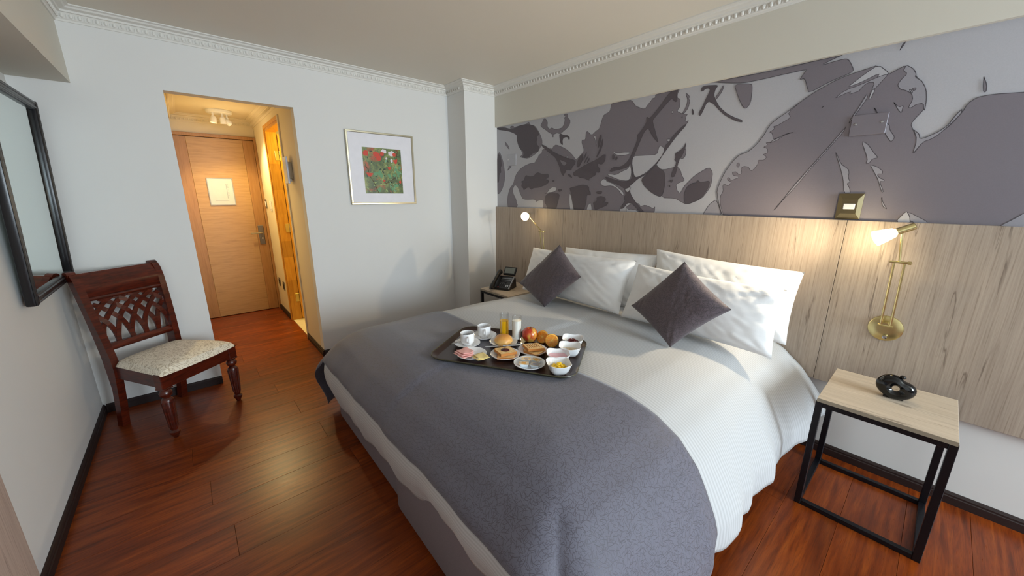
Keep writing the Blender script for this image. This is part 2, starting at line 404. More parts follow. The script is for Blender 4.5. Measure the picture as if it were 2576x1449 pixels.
def wallplate(name, label, cat, y, z, w, h, mat, n=1, parts='rocker'):
    t = thing(name, label, cat, (X2, y, z))
    obj('plate', box(B(), -.009, 0, -w/2, w/2, -h/2, h/2, .003), mat, t)
    for k in range(n):
        yy = (k-(n-1)/2)*w/n*.8
        obj(parts, box(B(), -.013, -.006, yy-w*.3/n, yy+w*.3/n, -h*.3, h*.3, .002), M['white'] if parts == 'rocker' else M['blackpl'], t)
    return t
wallplate('light_switch', 'dark metal light switch nearest the entry door', 'switch', 2.0, 1.385, .075, .11, M['nickel'], 2)
wallplate('light_switch', 'white light switch beside the bathroom door', 'switch', 1.68, 1.365, .085, .12, M['white'], 2)
wallplate('socket_outlet', 'grey low socket outlet nearest the entry door', 'socket', 1.88, .40, .07, .11, M['nickel'], 1, 'socket_face')
wallplate('socket_outlet', 'grey low socket outlet beside the bathroom door', 'socket', 1.62, .39, .07, .11, M['nickel'], 1, 'socket_face')
ic = thing('wall_intercom', 'bluish white slim wall unit on a bracket at the hallway entrance', 'wall unit', (X2, .36, 1.71))
obj('mount', box(B(), -.035, 0, -.05, .05, -.07, .075, .004), simple('cream_plastic', (196, 180, 152), .45), ic)
obj('face_panel', box(B(), -.052, -.034, -.075, .06, -.115, .12, .006), simple('bluish_plastic', (205, 214, 232), .3), ic)
obj('button_bar', box(B(), -.05, -.012, -.04, .04, -.095, -.07, .003), M['white'], ic)

# ------------------------------------------------------------------ framed picture
pf = thing('framed_picture', 'silver framed botanical print of red flowers on the back wall', 'picture', (2.16, 0, 1.737), (0, 0, 0))
fm = simple('champagne_silver_frame', (196, 188, 164), .28, .9)
W2, H2, fw = .325, .328, .018
def rail(name, x0, x1, z0, z1): obj(name, box(B(), x0, x1, -.028, 0, z0, z1, .003), fm, pf, False)
rail('frame_rail', -W2, W2, H2-fw, H2); rail('frame_rail', -W2, W2, -H2, -H2+fw); rail('frame_stile', -W2, -W2+fw, -H2+fw, H2-fw); rail('frame_stile', W2-fw, W2, -H2+fw, H2-fw)
obj('mat_board', box(B(), -W2+fw, W2-fw, -.016, -.001, -H2+fw, H2-fw), simple('mat_board', (232, 230, 236), .5), pf, False)
m = NT('botanical_print'); c = m.coord()
n1 = m.noise(c, 11, 4, .6, .6); n2 = m.noise(m.coord(loc=(3, 1, 7)), 7, 3, .5, .5); n3 = m.noise(m.coord(loc=(9, 4, 2)), 34, 4, .7, 1.2)
cc = m.ramp(n1, (.25, rgb(34, 46, 34)), (.42, rgb(84, 104, 58)), (.55, rgb(126, 140, 76)), (.7, rgb(176, 178, 104)), (.85, rgb(120, 86, 60)))
cc = m.mix(m.ramp(n2, (.55, 0.0), (.66, .8)), cc, rgb(186, 66, 42)); cc = m.mix(m.ramp(n3, (.5, 0.0), (.62, .55)), cc, rgb(46, 66, 50))
m.p(Base_Color=cc, Roughness=.35)
b = B(); box(b, -.185, .19, -.0175, -.015, -.225, .19)
pr = obj('print', b, m.m, pf, False)
def flat(name, pols, mat, y=-.0182):
    b = B()
    for i, pl in enumerate(pols):
        try: b.faces.new([b.verts.new((px, y-.0002*i/8, pz)) for px, pz in pl])
        except ValueError: pass
    return obj(name, b, mat, pr, False)
def flats(name, pols, mat, y):
    for i, pl in enumerate(pols): flat(name, [pl], mat, y-.00002*i)
def blob(cx, cz, r, sq=1., n=9, j=.25, rs=random.Random(3)): return [(cx+r*(1+rs.uniform(-j, j))*math.cos(2*PI*k/n), cz+r*sq*(1+rs.uniform(-j, j))*math.sin(2*PI*k/n)) for k in range(n)]
flats('white_blossom', [blob(.02, .165, .028, .7), blob(.095, .15, .03, .8), blob(.09, .085, .012, 1.4), blob(.04, .10, .009)], simple('blossom_white', (225, 215, 220), .5), -.0182)
flats('red_blossom', [blob(-.055, .13, .03), blob(-.035, .10, .025), blob(.0, .14, .02), blob(-.155, .135, .028), [(.10, .085), (.15, .10), (.145, .065), (.13, .05)], [(.045, .02), (.085, .025), (.07, 0), (.055, -.005)],
     [(-.165, -.035), (-.10, -.04), (-.115, -.065), (-.135, -.075), (-.155, -.06)], [(-.01, -.098), (.018, -.095), (.01, -.115), (-.005, -.115)], blob(.12, .14, .018), blob(.165, -.115, .012, 1.3)], simple('blossom_red', (206, 62, 36), .5), -.0186)
rs = random.Random(5)
flats('leaf', [blob(*p, rs=rs, j=.4) for p in ((-.04, -.04, .022), (-.02, -.055, .018), (-.08, -.045, .02), (.13, .0, .02), (.15, -.03, .018), (.11, -.05, .016), (.06, -.06, .02), (.12, -.15, .02), (.17, .02, .015), (.15, -.06, .012), (-.05, -.19, .02), (.08, -.18, .018))], simple('leaf_green', (96, 150, 104), .5), -.0184)
rq = random.Random(21)
for tone, n_, c_ in (('pale', 34, (150, 172, 104)), ('dark', 30, (44, 66, 50)), ('mint', 26, (122, 168, 130)), ('rust', 14, (176, 96, 60))):
    b = B()
    for k in range(n_):
        cx, cz = rq.uniform(-.17, .18), rq.uniform(-.215, .17)
        if tone == 'mint': cx = abs(cx)*.9+.02*rq.random(); cz = cz*.8-.03
        a0 = rq.uniform(0, PI); L_ = rq.uniform(.006, .017); w_ = L_*rq.uniform(.25, .5)
        b.faces.new([b.verts.new((cx+L_*math.cos(a)*math.cos(a0)-w_*math.sin(a)*math.sin(a0), -.01795, cz+L_*math.cos(a)*math.sin(a0)+w_*math.sin(a)*math.cos(a0))) for a in [2*PI*q/7 for q in range(7)]])
    for v in b.verts: v.co.y -= .00003*{'pale': 0, 'dark': 1, 'mint': 2, 'rust': 3}[tone]
    o = obj('foliage', b, simple('foliage_'+tone, c_, .5), pr, False); o['kind'] = 'stuff'
stem_m = simple('stem', (110, 84, 62), .5)
for pts in ([(-.13, -.07), (-.10, -.12), (-.08, -.17), (-.06, -.222)], [(0, -.115), (.02, -.13), (.06, -.115), (.10, -.085), (.15, -.07)], [(.155, .18), (.15, .14), (.14, .10)], [(-.17, .02), (-.145, 0), (-.14, -.03)], [(.17, -.06), (.185, -.12), (.188, -.14)]):
    b = B(); tubemesh(b, [(x, -.0185, z) for x, z in pts], .0022, 5); obj('stem', b, stem_m, pr)

# ------------------------------------------------------------------ mirror (leaning forward from the left wall)
mf = simple('black_lacquer_frame', (17, 14, 17), .3)
mr = thing('wall_mirror', 'large mirror in ribbed black frame tilted on the left wall', 'mirror', (.016, -.05, .985), (0, math.radians(2.6), 0))
MW, MH = .86, 1.04
def mbar(name, pts, y0, y1, z0, z1):
    b = B(); box(b, 0, .035, y0, y1, z0, z1, .008, seg=2); 
    if z1-z0 > y1-y0:
        for s in (.25, .75): tubemesh(b, [(.034, lerp(y0, y1, s), z0+.004), (.034, lerp(y0, y1, s), z1-.004)], .006, 6)
    else:
        for s in (.25, .75): tubemesh(b, [(.034, y0+.004, lerp(z0, z1, s)), (.034, y1-.004, lerp(z0, z1, s))], .006, 6)
    obj(name, b, mf, mr)
mbar('frame_stile', 0, -.038, 0, 0, MH); mbar('frame_stile', 0, -MW, -MW+.038, 0, MH); mbar('frame_rail', 0, -MW+.038, -.038, 0, .05); mbar('frame_rail', 0, -MW+.038, -.038, MH-.05, MH)
b = B()
for k in range(70): lathe(b, [(0, -.006), (.005, 0), (0, .006)], 6, Matrix.Translation((.02, 0, .01+k*(MH-.02)/69)))
for k in range(56): lathe(b, [(0, -.006), (.005, 0), (0, .006)], 6, Matrix.Translation((.02, -.01-k*(MW-.02)/55, MH)))
s = obj('beading', b, mf, mr); s['kind'] = 'stuff'
mm = NT('mirror_glass'); mm.p(Base_Color=rgb(226, 238, 236), Metallic=1.0, Roughness=.02)
obj('glass', box(B(), .012, .018, -MW+.034, -.034, .046, MH-.046), mm.m, mr, False)
# pale wood panel at the near end of the left wall
wp = thing('wall_panel', 'pale oak laminate panel on the left wall at bottom left corner', 'panel', (0, 0, 0))
for y0, y1 in ((-2.9, -1.70), (-4.3, -2.902)):
    obj('panel', box(B(), .0, .032, y0, y1, .085, 1.25, .001), pale_wood('pink_oak', 'z', (140, 116, 104), (190, 168, 154), (206, 186, 172)), wp, False)

# ------------------------------------------------------------------ headboard, mural, plates
hb = thing('headboard', 'wide pale oak laminate headboard panelling along the right wall', 'headboard', (0, 0, 0))
for y0, y1 in ((-1.3205, YC-.001), (-3.311, -1.3225), (-5.6, -3.313)):
    obj('headboard_panel', box(B(), XW, XM-.001, y0, y1, .4523, 1.3717, .0012), M['hb'], hb, False)
MURAL=[('M',[-319,1931,-362,1949,-386,1918,-428,1835,-453,1717,-445,1636,-401,1554,-351,1509,-313,1509]),
('D',[-319,1931,-374,1919,-392,1852,-397,1808,-379,1787,-388,1734,-360,1728,-346,1631,-315,1631]),
('M',[-533,2165,-545,2187,-589,2182,-600,2167,-676,2174,-791,2176,-801,2191,-826,2184,-831,2164,-901,2146,-961,2081,-1001,2014,-1007,1975,-984,1945,-956,1909,-927,1891,-817,1849,-711,1867,-684,1876,-724,1893,-716,1928,-656,1988,-633,2112]),
('D',[-322,2197,-442,2188,-533,2161,-600,2157,-676,2171,-760,2175,-831,2166,-887,2144,-912,2119,-951,2083,-962,2056,-933,2046,-939,2014,-926,1996,-940,1968,-965,1947,-956,1909,-917,1902,-877,1895,-817,1860,-733,1862,-722,1873,-745,1892,-737,1926,-689,1957,-650,2022,-639,2044,-645,2081,-601,2109,-511,2140,-322,2178]),
('M',[-447,2049,-464,2040,-516,1993,-528,1957,-499,1974,-458,2013]),
('M',[-533,1808,-559,1803,-551,1778,-487,1745,-504,1773]),
('M',[-974,2137,-997,2159,-1014,2190,-1042,2190,-1071,2155,-1067,2119,-1091,2091,-1127,2102,-1163,2079,-1241,2082,-1265,2100,-1280,2145,-1270,2164,-1287,2170,-1261,2191,-1314,2192,-1312,2158,-1342,2137,-1343,2107,-1316,2076,-1259,2047,-1234,2032,-1190,2046,-1147,2036,-1148,2014,-1137,2015,-1133,2040,-1083,2064,-1045,2090,-998,2115]),
('D',[-1217,2034,-1243,2034,-1277,2018,-1319,2014,-1345,1993,-1342,1973,-1329,1977,-1320,1996,-1287,1999,-1266,1990,-1261,1969,-1268,1938,-1251,1940,-1229,1966]),
('M',[-1004,1924,-1004,1892,-957,1870,-948,1844,-919,1826,-909,1807,-818,1802,-712,1770,-647,1724,-614,1682,-586,1611,-528,1568,-498,1494,-486,1433,-504,1346,-638,1350,-661,1399,-644,1413,-638,1450,-586,1516,-580,1560,-614,1603,-659,1581,-699,1508,-738,1458,-792,1452,-917,1456,-938,1432,-968,1446,-1037,1454,-1035,1355,-1905,1360,-1902,1399,-1940,1439,-1940,1485,-2007,1619,-2230,1794,-2300,1883,-2380,1970,-2391,1993,-2368,1984,-2368,2015,-2380,2032,-2338,2041,-2301,2062,-2320,2084,-2317,2103,-2317,2137,-2296,2144,-2293,2169,-2306,2200,-2237,2201,-2128,2199,-2129,2176,-2108,2176,-2101,2164,-2073,2136,-2052,2111,-1972,2149,-1957,2175,-1926,2198,-1768,2200,-1756,2187,-1750,2142,-1704,2130,-1686,2118,-1655,2022,-1630,2017,-1582,1984,-1535,2024,-1520,2012,-1519,1969,-1513,1956,-1482,1959,-1479,1936,-1506,1882,-1503,1859,-1428,1800,-1420,1806,-1377,1851,-1299,1905,-1186,1949,-1151,1937,-1138,1916,-1106,1922]),
('M',[-1956,1408,-1998,1432,-2066,1441,-2086,1415,-2122,1428,-2176,1410,-2193,1399,-2205,1421,-2207,1385,-2197,1363,-1978,1359]),
('M',[-2194,1697,-2242,1678,-2342,1697,-2370,1672,-2384,1635,-2407,1604,-2403,1595,-2349,1576,-2360,1535,-2384,1511,-2407,1561,-2425,1581,-2473,1632,-2558,1682,-2589,1652,-2590,1571,-2576,1533,-2538,1475,-2442,1433,-2398,1453,-2352,1477,-2248,1479,-2263,1549,-2262,1633]),
('M',[-2388,1817,-2397,1797,-2394,1759,-2379,1744,-2358,1748]),
('N',[-2552,1360,-2588,1436,-2628,1472,-2642,1457,-2688,1365]),
('M',[-2348,2162,-2358,2163,-2380,2141,-2375,2124,-2386,2116,-2379,2069,-2355,2038,-2338,2041,-2358,2072,-2369,2119]),
('L',[-1040,1505,-1092,1528,-1119,1561,-1165,1577,-1210,1566,-1194,1534,-1158,1525,-1102,1521]),
('L',[-1365,1514,-1378,1508,-1397,1464,-1428,1357,-1382,1356,-1363,1445]),
('L',[-1561,1358,-1577,1411,-1606,1439,-1620,1406,-1628,1361]),
('L',[-1598,1971,-1623,1980,-1640,1921,-1634,1887,-1618,1954]),
('L',[-1800,1840,-1849,1823,-1893,1827,-1959,1822,-1960,1808,-1896,1798,-1850,1805,-1812,1822]),
('L',[-1991,1794,-2075,1790,-2185,1787,-2191,1841,-2209,1846,-2238,1827,-2231,1784,-2184,1726,-2111,1663,-2032,1629,-2010,1641,-1991,1700,-1978,1752]),
('L',[-1753,1666,-1787,1668,-1844,1658,-1905,1686,-1948,1699,-1967,1735,-1985,1679,-1981,1627,-1952,1606,-1884,1615,-1798,1645]),
('L',[-1692,1600,-1722,1631,-1752,1627,-1763,1607,-1811,1598,-1870,1562,-1918,1531,-1934,1500,-1912,1500,-1871,1546,-1813,1574,-1727,1568]),
('L',[-1960,1408,-1985,1386,-2001,1394,-2063,1384,-2082,1359,-1965,1354]),
('L',[-2246,1886,-2271,1886,-2276,1873,-2263,1866,-2249,1874]),
('L',[-2259,2065,-2269,2070,-2277,2062,-2271,2051,-2262,2055]),
('L',[-2335,2019,-2344,2023,-2349,2014,-2342,2009]),
('L',[-1311,1835,-1324,1840,-1332,1830,-1325,1819,-1314,1822]),
('L',[-1073,1861,-1081,1866,-1087,1859,-1081,1851]),
('D',[-2185,1719,-2210,1693,-2251,1667,-2264,1626,-2264,1543,-2247,1483,-2199,1500,-2148,1529,-2095,1573,-2071,1617,-2120,1659]),
('D',[-2241,2200,-2296,2200,-2287,2158,-2298,2125,-2281,2121,-2257,2150,-2237,2135,-2130,2032,-2128,2015,-2164,1924,-2186,1872,-2172,1876,-2125,1929,-2096,1979,-2067,1956,-2040,1896,-2006,1815,-1985,1773,-1986,1715,-2000,1656,-2023,1630,-2112,1659,-2191,1732,-2230,1791,-2239,1843,-2266,1867,-2297,1910,-2354,1960,-2378,1973,-2375,1958,-2319,1901,-2250,1809,-2218,1764,-2185,1712,-2120,1655,-2041,1618,-2018,1597,-1977,1568,-1991,1508,-2040,1448,-2137,1359,-2099,1358,-2016,1432,-1971,1439,-1947,1408,-1930,1392,-1903,1391,-1911,1403,-1947,1454,-1931,1485,-1948,1500,-1935,1546,-1897,1569,-1830,1593,-1772,1610,-1741,1643,-1760,1646,-1809,1629,-1894,1607,-1956,1606,-1994,1627,-1983,1701,-1971,1738,-1947,1710,-1895,1698,-1776,1680,-1802,1717,-1893,1720,-1943,1754,-1966,1789,-2001,1872,-2014,1913,-2007,1938,-2027,1953,-2077,2015,-2073,2060,-2102,2042,-2167,2108]),
('L',[-1935,1546,-1986,1564,-1992,1553,-1968,1519,-1946,1527]),
('D',[-2389,1855,-2390,1823,-2376,1773,-2352,1736,-2336,1627,-2307,1624,-2311,1658,-2336,1723,-2316,1741,-2325,1757,-2318,1784,-2352,1801,-2377,1825]),
('D',[-2424,1440,-2413,1507,-2428,1554,-2459,1580,-2489,1583,-2494,1599,-2507,1595,-2516,1582,-2578,1596,-2577,1552,-2538,1481,-2469,1444]),
('D',[-2452,2155,-2452,2181,-2476,2188,-2559,2175,-2541,2153,-2536,2119,-2556,2081,-2579,2045,-2627,1999,-2680,1967,-2723,1947,-2725,1933,-2690,1944,-2622,1985,-2581,2023,-2539,2069,-2515,2083,-2513,2086,-2496,2080,-2477,2029,-2464,2007,-2453,2015,-2454,2033,-2472,2066,-2486,2105,-2508,2153,-2500,2166,-2479,2168,-2465,2156]),
('M',[-2593,2166,-2582,2128,-2555,2091,-2546,2103,-2573,2143,-2583,2166]),
('D',[-2406,2061,-2414,2051,-2423,2025,-2411,2020,-2404,2046]),
('D',[-1002,1969,-1069,1938,-1162,1883,-1286,1833,-1424,1797,-1418,1764,-1383,1736,-1376,1712,-1308,1721,-1318,1702,-1293,1691,-1285,1666,-1258,1692,-1229,1763,-1182,1834,-1108,1878,-998,1950]),
('M',[-1226,1819,-1331,1782,-1290,1750,-1254,1780]),
('D',[-1436,1737,-1441,1787,-1474,1832,-1504,1847,-1503,1795,-1464,1735]),
('D',[-1541,1859,-1539,1833,-1508,1783,-1510,1818]),
('D',[-1566,1834,-1546,1792,-1513,1756,-1530,1793]),
('D',[-1571,1811,-1576,1790,-1551,1763,-1547,1775]),
('D',[-1677,1985,-1688,1962,-1665,1880,-1655,1881,-1655,1942]),
('D',[-1698,1957,-1706,1914,-1686,1855,-1650,1804,-1640,1808,-1666,1857]),
('D',[-1390,1687,-1456,1721,-1533,1752,-1642,1786,-1736,1832,-1736,1775,-1704,1742,-1663,1756,-1665,1732,-1687,1708,-1684,1680,-1648,1685,-1645,1662,-1590,1639,-1570,1624,-1594,1626,-1564,1627,-1532,1640,-1469,1648,-1452,1667,-1420,1659]),
('D',[-714,1637,-757,1643,-767,1677,-788,1694,-841,1678,-902,1683,-922,1706,-961,1714,-1010,1696,-1058,1697,-1096,1692,-1102,1660,-1060,1648,-1103,1634,-1099,1614,-1061,1592,-975,1569,-894,1567,-869,1547,-827,1578,-790,1565,-753,1544,-747,1565,-714,1587,-725,1615]),
('D',[-1060,1488,-1102,1515,-1176,1524,-1249,1508,-1237,1463,-1205,1360,-1098,1357,-1077,1407,-1052,1427]),
('D',[-1363,1561,-1433,1573,-1512,1590,-1582,1574,-1585,1538,-1601,1526,-1606,1496,-1564,1502,-1560,1435,-1538,1358,-1431,1354,-1405,1464,-1376,1539]),
('D',[-1220,1550,-1273,1553,-1270,1534,-1239,1527]),
('D',[-1149,1632,-1180,1641,-1177,1622,-1154,1619]),
('D',[-1331,1683,-1361,1682,-1396,1647,-1362,1658]),
('D',[-1634,1438,-1675,1451,-1668,1479,-1712,1493,-1763,1476,-1760,1452,-1736,1435,-1790,1444,-1786,1424,-1739,1399,-1659,1372,-1647,1409]),
('D',[-1664,1528,-1719,1536,-1721,1508,-1671,1508]),
('D',[-1798,1820,-1820,1813,-1820,1784,-1802,1772]),
('D',[-1833,1795,-1846,1799,-1852,1782,-1840,1767,-1830,1775]),
('D',[-2302,1604,-2323,1610,-2319,1586,-2303,1590]),
('D',[-2297,1570,-2306,1571,-2309,1557,-2300,1556]),
('M',[-2500,2203,-2696,2195,-2880,2193,-3012,2196,-3160,2202,-3124,2188,-3066,2168,-3136,2177,-3169,2178,-3185,2165,-3210,2116,-3200,2104,-3113,2077,-3037,2039,-3024,2071,-3006,2119,-2982,2115,-2999,2148,-3012,2162,-2914,2160,-2796,2156,-2701,2156,-2618,2172]),
('M',[-2647,2163,-2748,2145,-2755,2116,-2757,2036,-2735,2008,-2713,2023,-2677,2090]),
('N',[-2686,1358,-2641,1474,-2628,1532,-2644,1593,-2666,1652,-2701,1709,-2734,1746,-2776,1757,-2817,1792,-2853,1849,-2871,1894,-2897,1923,-2945,1955,-3010,2007,-3075,1996,-2941,1787,-2867,1443,-2810,1364]),
('M',[-2697,1359,-2662,1432,-2653,1493,-2668,1524,-2659,1566,-2677,1569,-2693,1558,-2711,1580,-2685,1592,-2682,1610,-2696,1610,-2706,1591,-2756,1612,-2713,1621,-2706,1643,-2730,1646,-2747,1627,-2763,1633,-2752,1663,-2767,1676,-2795,1671,-2812,1646,-2824,1652,-2845,1686,-2839,1707,-2874,1705,-2884,1722,-2860,1737,-2887,1745,-2880,1769,-2857,1778,-2880,1790,-2866,1804,-2903,1804,-2935,1827,-2904,1814,-2893,1852,-2876,1860,-2901,1874,-2893,1891,-2914,1892,-2924,1900,-2972,1926,-2954,1954,-3010,2007,-3068,2045,-3160,2090,-3257,2111,-3244,2107,-3299,2120,-3342,2067,-3355,2075,-3398,2097,-3432,2068,-3442,2035,-3468,2010,-3489,1955,-3496,1908,-3491,1883,-3473,1854,-3462,1829,-3472,1807,-3506,1739,-3490,1686,-3516,1749,-3560,1775,-3590,1813,-3613,1860,-3622,1893,-3644,1914,-3684,1919,-3767,1912,-3908,1900,-4106,1818,-4275,1633,-4390,1341]),
('M',[-2727,1697,-2740,1699,-2746,1681,-2738,1667,-2726,1678]),
('L',[-3299,2120,-3347,2072,-3326,2062,-3301,2059,-3310,2079,-3241,2047,-3192,2036,-3256,2091]),
('N',[-3151,1990,-3176,2018,-3211,2034,-3229,2036,-3300,2062,-3329,2070,-3343,2067,-3319,2029,-3305,2010,-3292,2010,-3298,2039,-3273,2044,-3254,2025,-3247,2010,-3209,2001,-3214,2016]),
('N',[-3381,2012,-3392,2038,-3407,2056,-3390,2072,-3398,2097,-3425,2075,-3440,2049,-3438,2036,-3463,2016,-3484,1977,-3494,1929,-3497,1882,-3491,1886,-3484,1915,-3463,1913,-3449,1900,-3437,1904,-3446,1937,-3438,1965,-3410,1985,-3397,1988]),
('M',[-3435,1988,-3448,1991,-3452,1980,-3442,1974]),
('L',[-3425,1987,-3434,1985,-3443,1969,-3437,1966]),
('N',[-3379,1943,-3407,1912,-3422,1920,-3421,1880,-3406,1896]),
('N',[-3363,1853,-3387,1839,-3394,1811,-3419,1775,-3407,1751,-3384,1784,-3365,1820]),
('N',[-3295,1770,-3323,1756,-3352,1713,-3376,1683,-3354,1678,-3345,1656,-3331,1657,-3334,1680]),
('N',[-3347,1653,-3378,1642,-3404,1618,-3403,1603,-3385,1604,-3397,1586,-3416,1577,-3416,1565,-3400,1569,-3424,1518,-3416,1512,-3390,1578,-3370,1613]),
('N',[-3200,1722,-3208,1719,-3235,1662,-3269,1636,-3276,1617,-3276,1593,-3290,1565,-3276,1562,-3292,1537,-3299,1510,-3270,1510,-3256,1581,-3233,1644]),
('N',[-3420,1495,-3428,1471,-3453,1430,-3431,1444,-3422,1471]),
('N',[-3519,1429,-3614,1370,-3542,1369]),
('N',[-3472,1807,-3498,1782,-3504,1760,-3521,1764,-3558,1786,-3580,1809,-3594,1847,-3610,1875,-3614,1855,-3590,1813,-3561,1770,-3539,1752,-3517,1743,-3490,1686,-3493,1756]),
('N',[-3226,1855,-3219,1821,-3184,1765,-3110,1645,-3049,1535,-2991,1453,-2965,1403,-3037,1542,-3104,1652,-3146,1719,-3178,1771]),
('N',[-3277,1993,-3287,1975,-3249,1891,-3244,1880,-3231,1859,-3234,1882,-3256,1930]),
('N',[-3315,1926,-3326,1914,-3339,1890,-3333,1890]),
('N',[-3105,1958,-3117,1964,-3112,1959,-3108,1955]),
('N',[-2904,1814,-2935,1827,-2968,1843,-3002,1846,-2958,1835,-2926,1809,-2886,1796]),
('N',[-3806,1366,-3843,1404,-3865,1431,-3951,1452,-3970,1361]),
('L',[-3294,2010,-3308,2007,-3298,1965,-3288,1967]),
('L',[-3488,1369,-3519,1429,-3536,1403,-3545,1366]),
('M',[-3645,2001,-3664,1958,-3667,1931,-3658,1929,-3651,1961]),
('M',[-3381,2205,-3375,2185,-3362,2159,-3367,2190])]
tones = {'L': (180, 180, 186), 'N': (150, 148, 156), 'M': (121, 115, 123), 'D': (86, 79, 86), 'O': (72, 68, 74)}
tl = ['L', 'N', 'M', 'D', 'O']
def mural_mat(k):
    m = NT('mural_print_'+k); v = m.noise(m.coord(), 260, 2); cc = rgb(*tones[k])
    m.p(Base_Color=m.mix(v, tuple(x*.93 for x in cc[:3])+(1,), tuple(x*1.06 for x in cc[:3])+(1,)), Roughness=.6); return m.m
b = B(); X0 = XM-.0012
f = b.faces.new([b.verts.new((X0, yy, zz)) for yy, zz in ((YC, 1.36), (-5.6, 1.36), (-5.6, 2.199), (YC, 2.199))]); f.material_index = 0
def chaikin(p):
    o = []
    for (a, c), (d, e) in zip(p, p[1:]+p[:1]):
        o += [(a*.8+d*.2, c*.8+e*.2), (a*.2+d*.8, c*.2+e*.8)]
    return o
def clip(p):
    """keep the print inside the strip between headboard top and beam"""
    def cut(p, inside, inter):
        o = []
        for a, c in zip(p, p[1:]+p[:1]):
            ia, ic = inside(a), inside(c)
            if ia: o.append(a)
            if ia != ic: o.append(inter(a, c))
        return o
    for ax, val, sg in ((1, 2.1985, -1), (1, 1.361, 1), (0, YC-.0005, -1), (0, -5.59, 1)):
        def inside(q): return (q[ax]-val)*sg >= 0
        def inter(a, c):
            t = (val-a[ax])/(c[ax]-a[ax]); r = [a[0]+(c[0]-a[0])*t, a[1]+(c[1]-a[1])*t]; r[ax] = val; return tuple(r)
        p = cut(p, inside, inter)
        if len(p) < 3: return []
    return p
for i, (tone, fl_) in enumerate(MURAL):
    p = [(fl_[k]/1000, fl_[k+1]/1000) for k in range(0, len(fl_), 2)]
    p = clip(chaikin(p))
    if len(p) < 3: continue
    x = X0-.00005*(i+1)
    cv, _, cf, _, _, _ = delaunay_2d_cdt([Vector(q) for q in p], [], [list(range(len(p)))], 1, 1e-6)
    vv = [b.verts.new((x, *q)) for q in cv]
    for t3 in cf:
        f = b.faces.new([vv[k] for k in t3]); f.material_index = tl.index(tone)
    n = len(p); area = sum(p[k][0]*p[(k+1) % n][1]-p[(k+1) % n][0]*p[k][1] for k in range(n)); sg = 1 if area > 0 else -1
    w = .0028; ins = []
    for k in range(n):
        a, c = Vector(p[k-1]), Vector(p[(k+1) % n]); d = c-a
        nn = Vector((-d.y, d.x)).normalized()*sg if d.length > 1e-6 else Vector((0, 0)); ins.append((p[k][0]+nn.x*w, p[k][1]+nn.y*w))
    o1 = [b.verts.new((x-.00002, *q)) for q in p]; o2 = [b.verts.new((x-.00002, *q)) for q in ins]
    for k in range(n):
        f = b.faces.new((o1[k], o1[(k+1) % n], o2[(k+1) % n], o2[k])); f.material_index = 4
for f in b.faces:
    f.normal_update()
    if f.normal.x > 0: f.normal_flip()
me = bpy.data.meshes.new('wall_mural'); b.to_mesh(me); b.free()
for k in tl: me.materials.append(mural_mat(k))
mu = bpy.data.objects.new('wall_mural', me); COL.objects.link(mu)
tag(mu, 'grey and lilac printed leaf and branch mural above the headboard', 'mural')
pt = simple('grey_plate', (122, 116, 124), .4); pt2 = simple('light_grey_plate', (172, 172, 179), .55)
for lab, y, z, w, h, mt in (('grey blank cover plate with two screws on the dark mural area above the switch', -3.31, 1.846, .135, .098, pt), ('light blank cover plate with two screws at the far left of the mural', -.562, 1.853, .140, .112, pt2)):
    t = thing('cover_plate', lab, 'cover plate', (XM, y, z))
    obj('plate', box(B(), -.012 if mt is pt else -.006, 0, -w/2, w/2, -h/2, h/2, .0015), mt, t, False)
    for s in (-1, 1):
        b = B(); lathe(b, [(0, .003), (.005, .002), (.006, 0)], 10, Matrix.Translation((-.012 if mt is pt else -.006, s*w*.36, .006)) @ Matrix.Rotation(-PI/2, 4, 'Y')); obj('screw', b, M['steel'], t)
t = thing('light_switch', 'antique bronze light switch standing on the headboard edge', 'switch', (XM, -3.306, 1.443))
b = B()
w, h = .05, .066
o = [b.verts.new((0, y, z)) for y, z in ((-w, -h), (w, -h), (w, h), (-w, h))]; i1 = [b.verts.new((-.012, y, z)) for y, z in ((-w, -h), (w, -h), (w, h), (-w, h))]
i2 = [b.verts.new((-.024, y*.62, z*.55)) for y, z in ((-w, -h), (w, -h), (w, h), (-w, h))]
for p, q in ((o, i1), (i1, i2)):
    for k in range(4): b.faces.new((p[k], p[(k+1) % 4], q[(k+1) % 4], q[k]))
b.faces.new(i2); obj('plate', b, M['bronze'], t, False)
obj('rocker', box(B(), -.029, -.02, -.023, .023, -.014, .014, .002), M['white'], t)

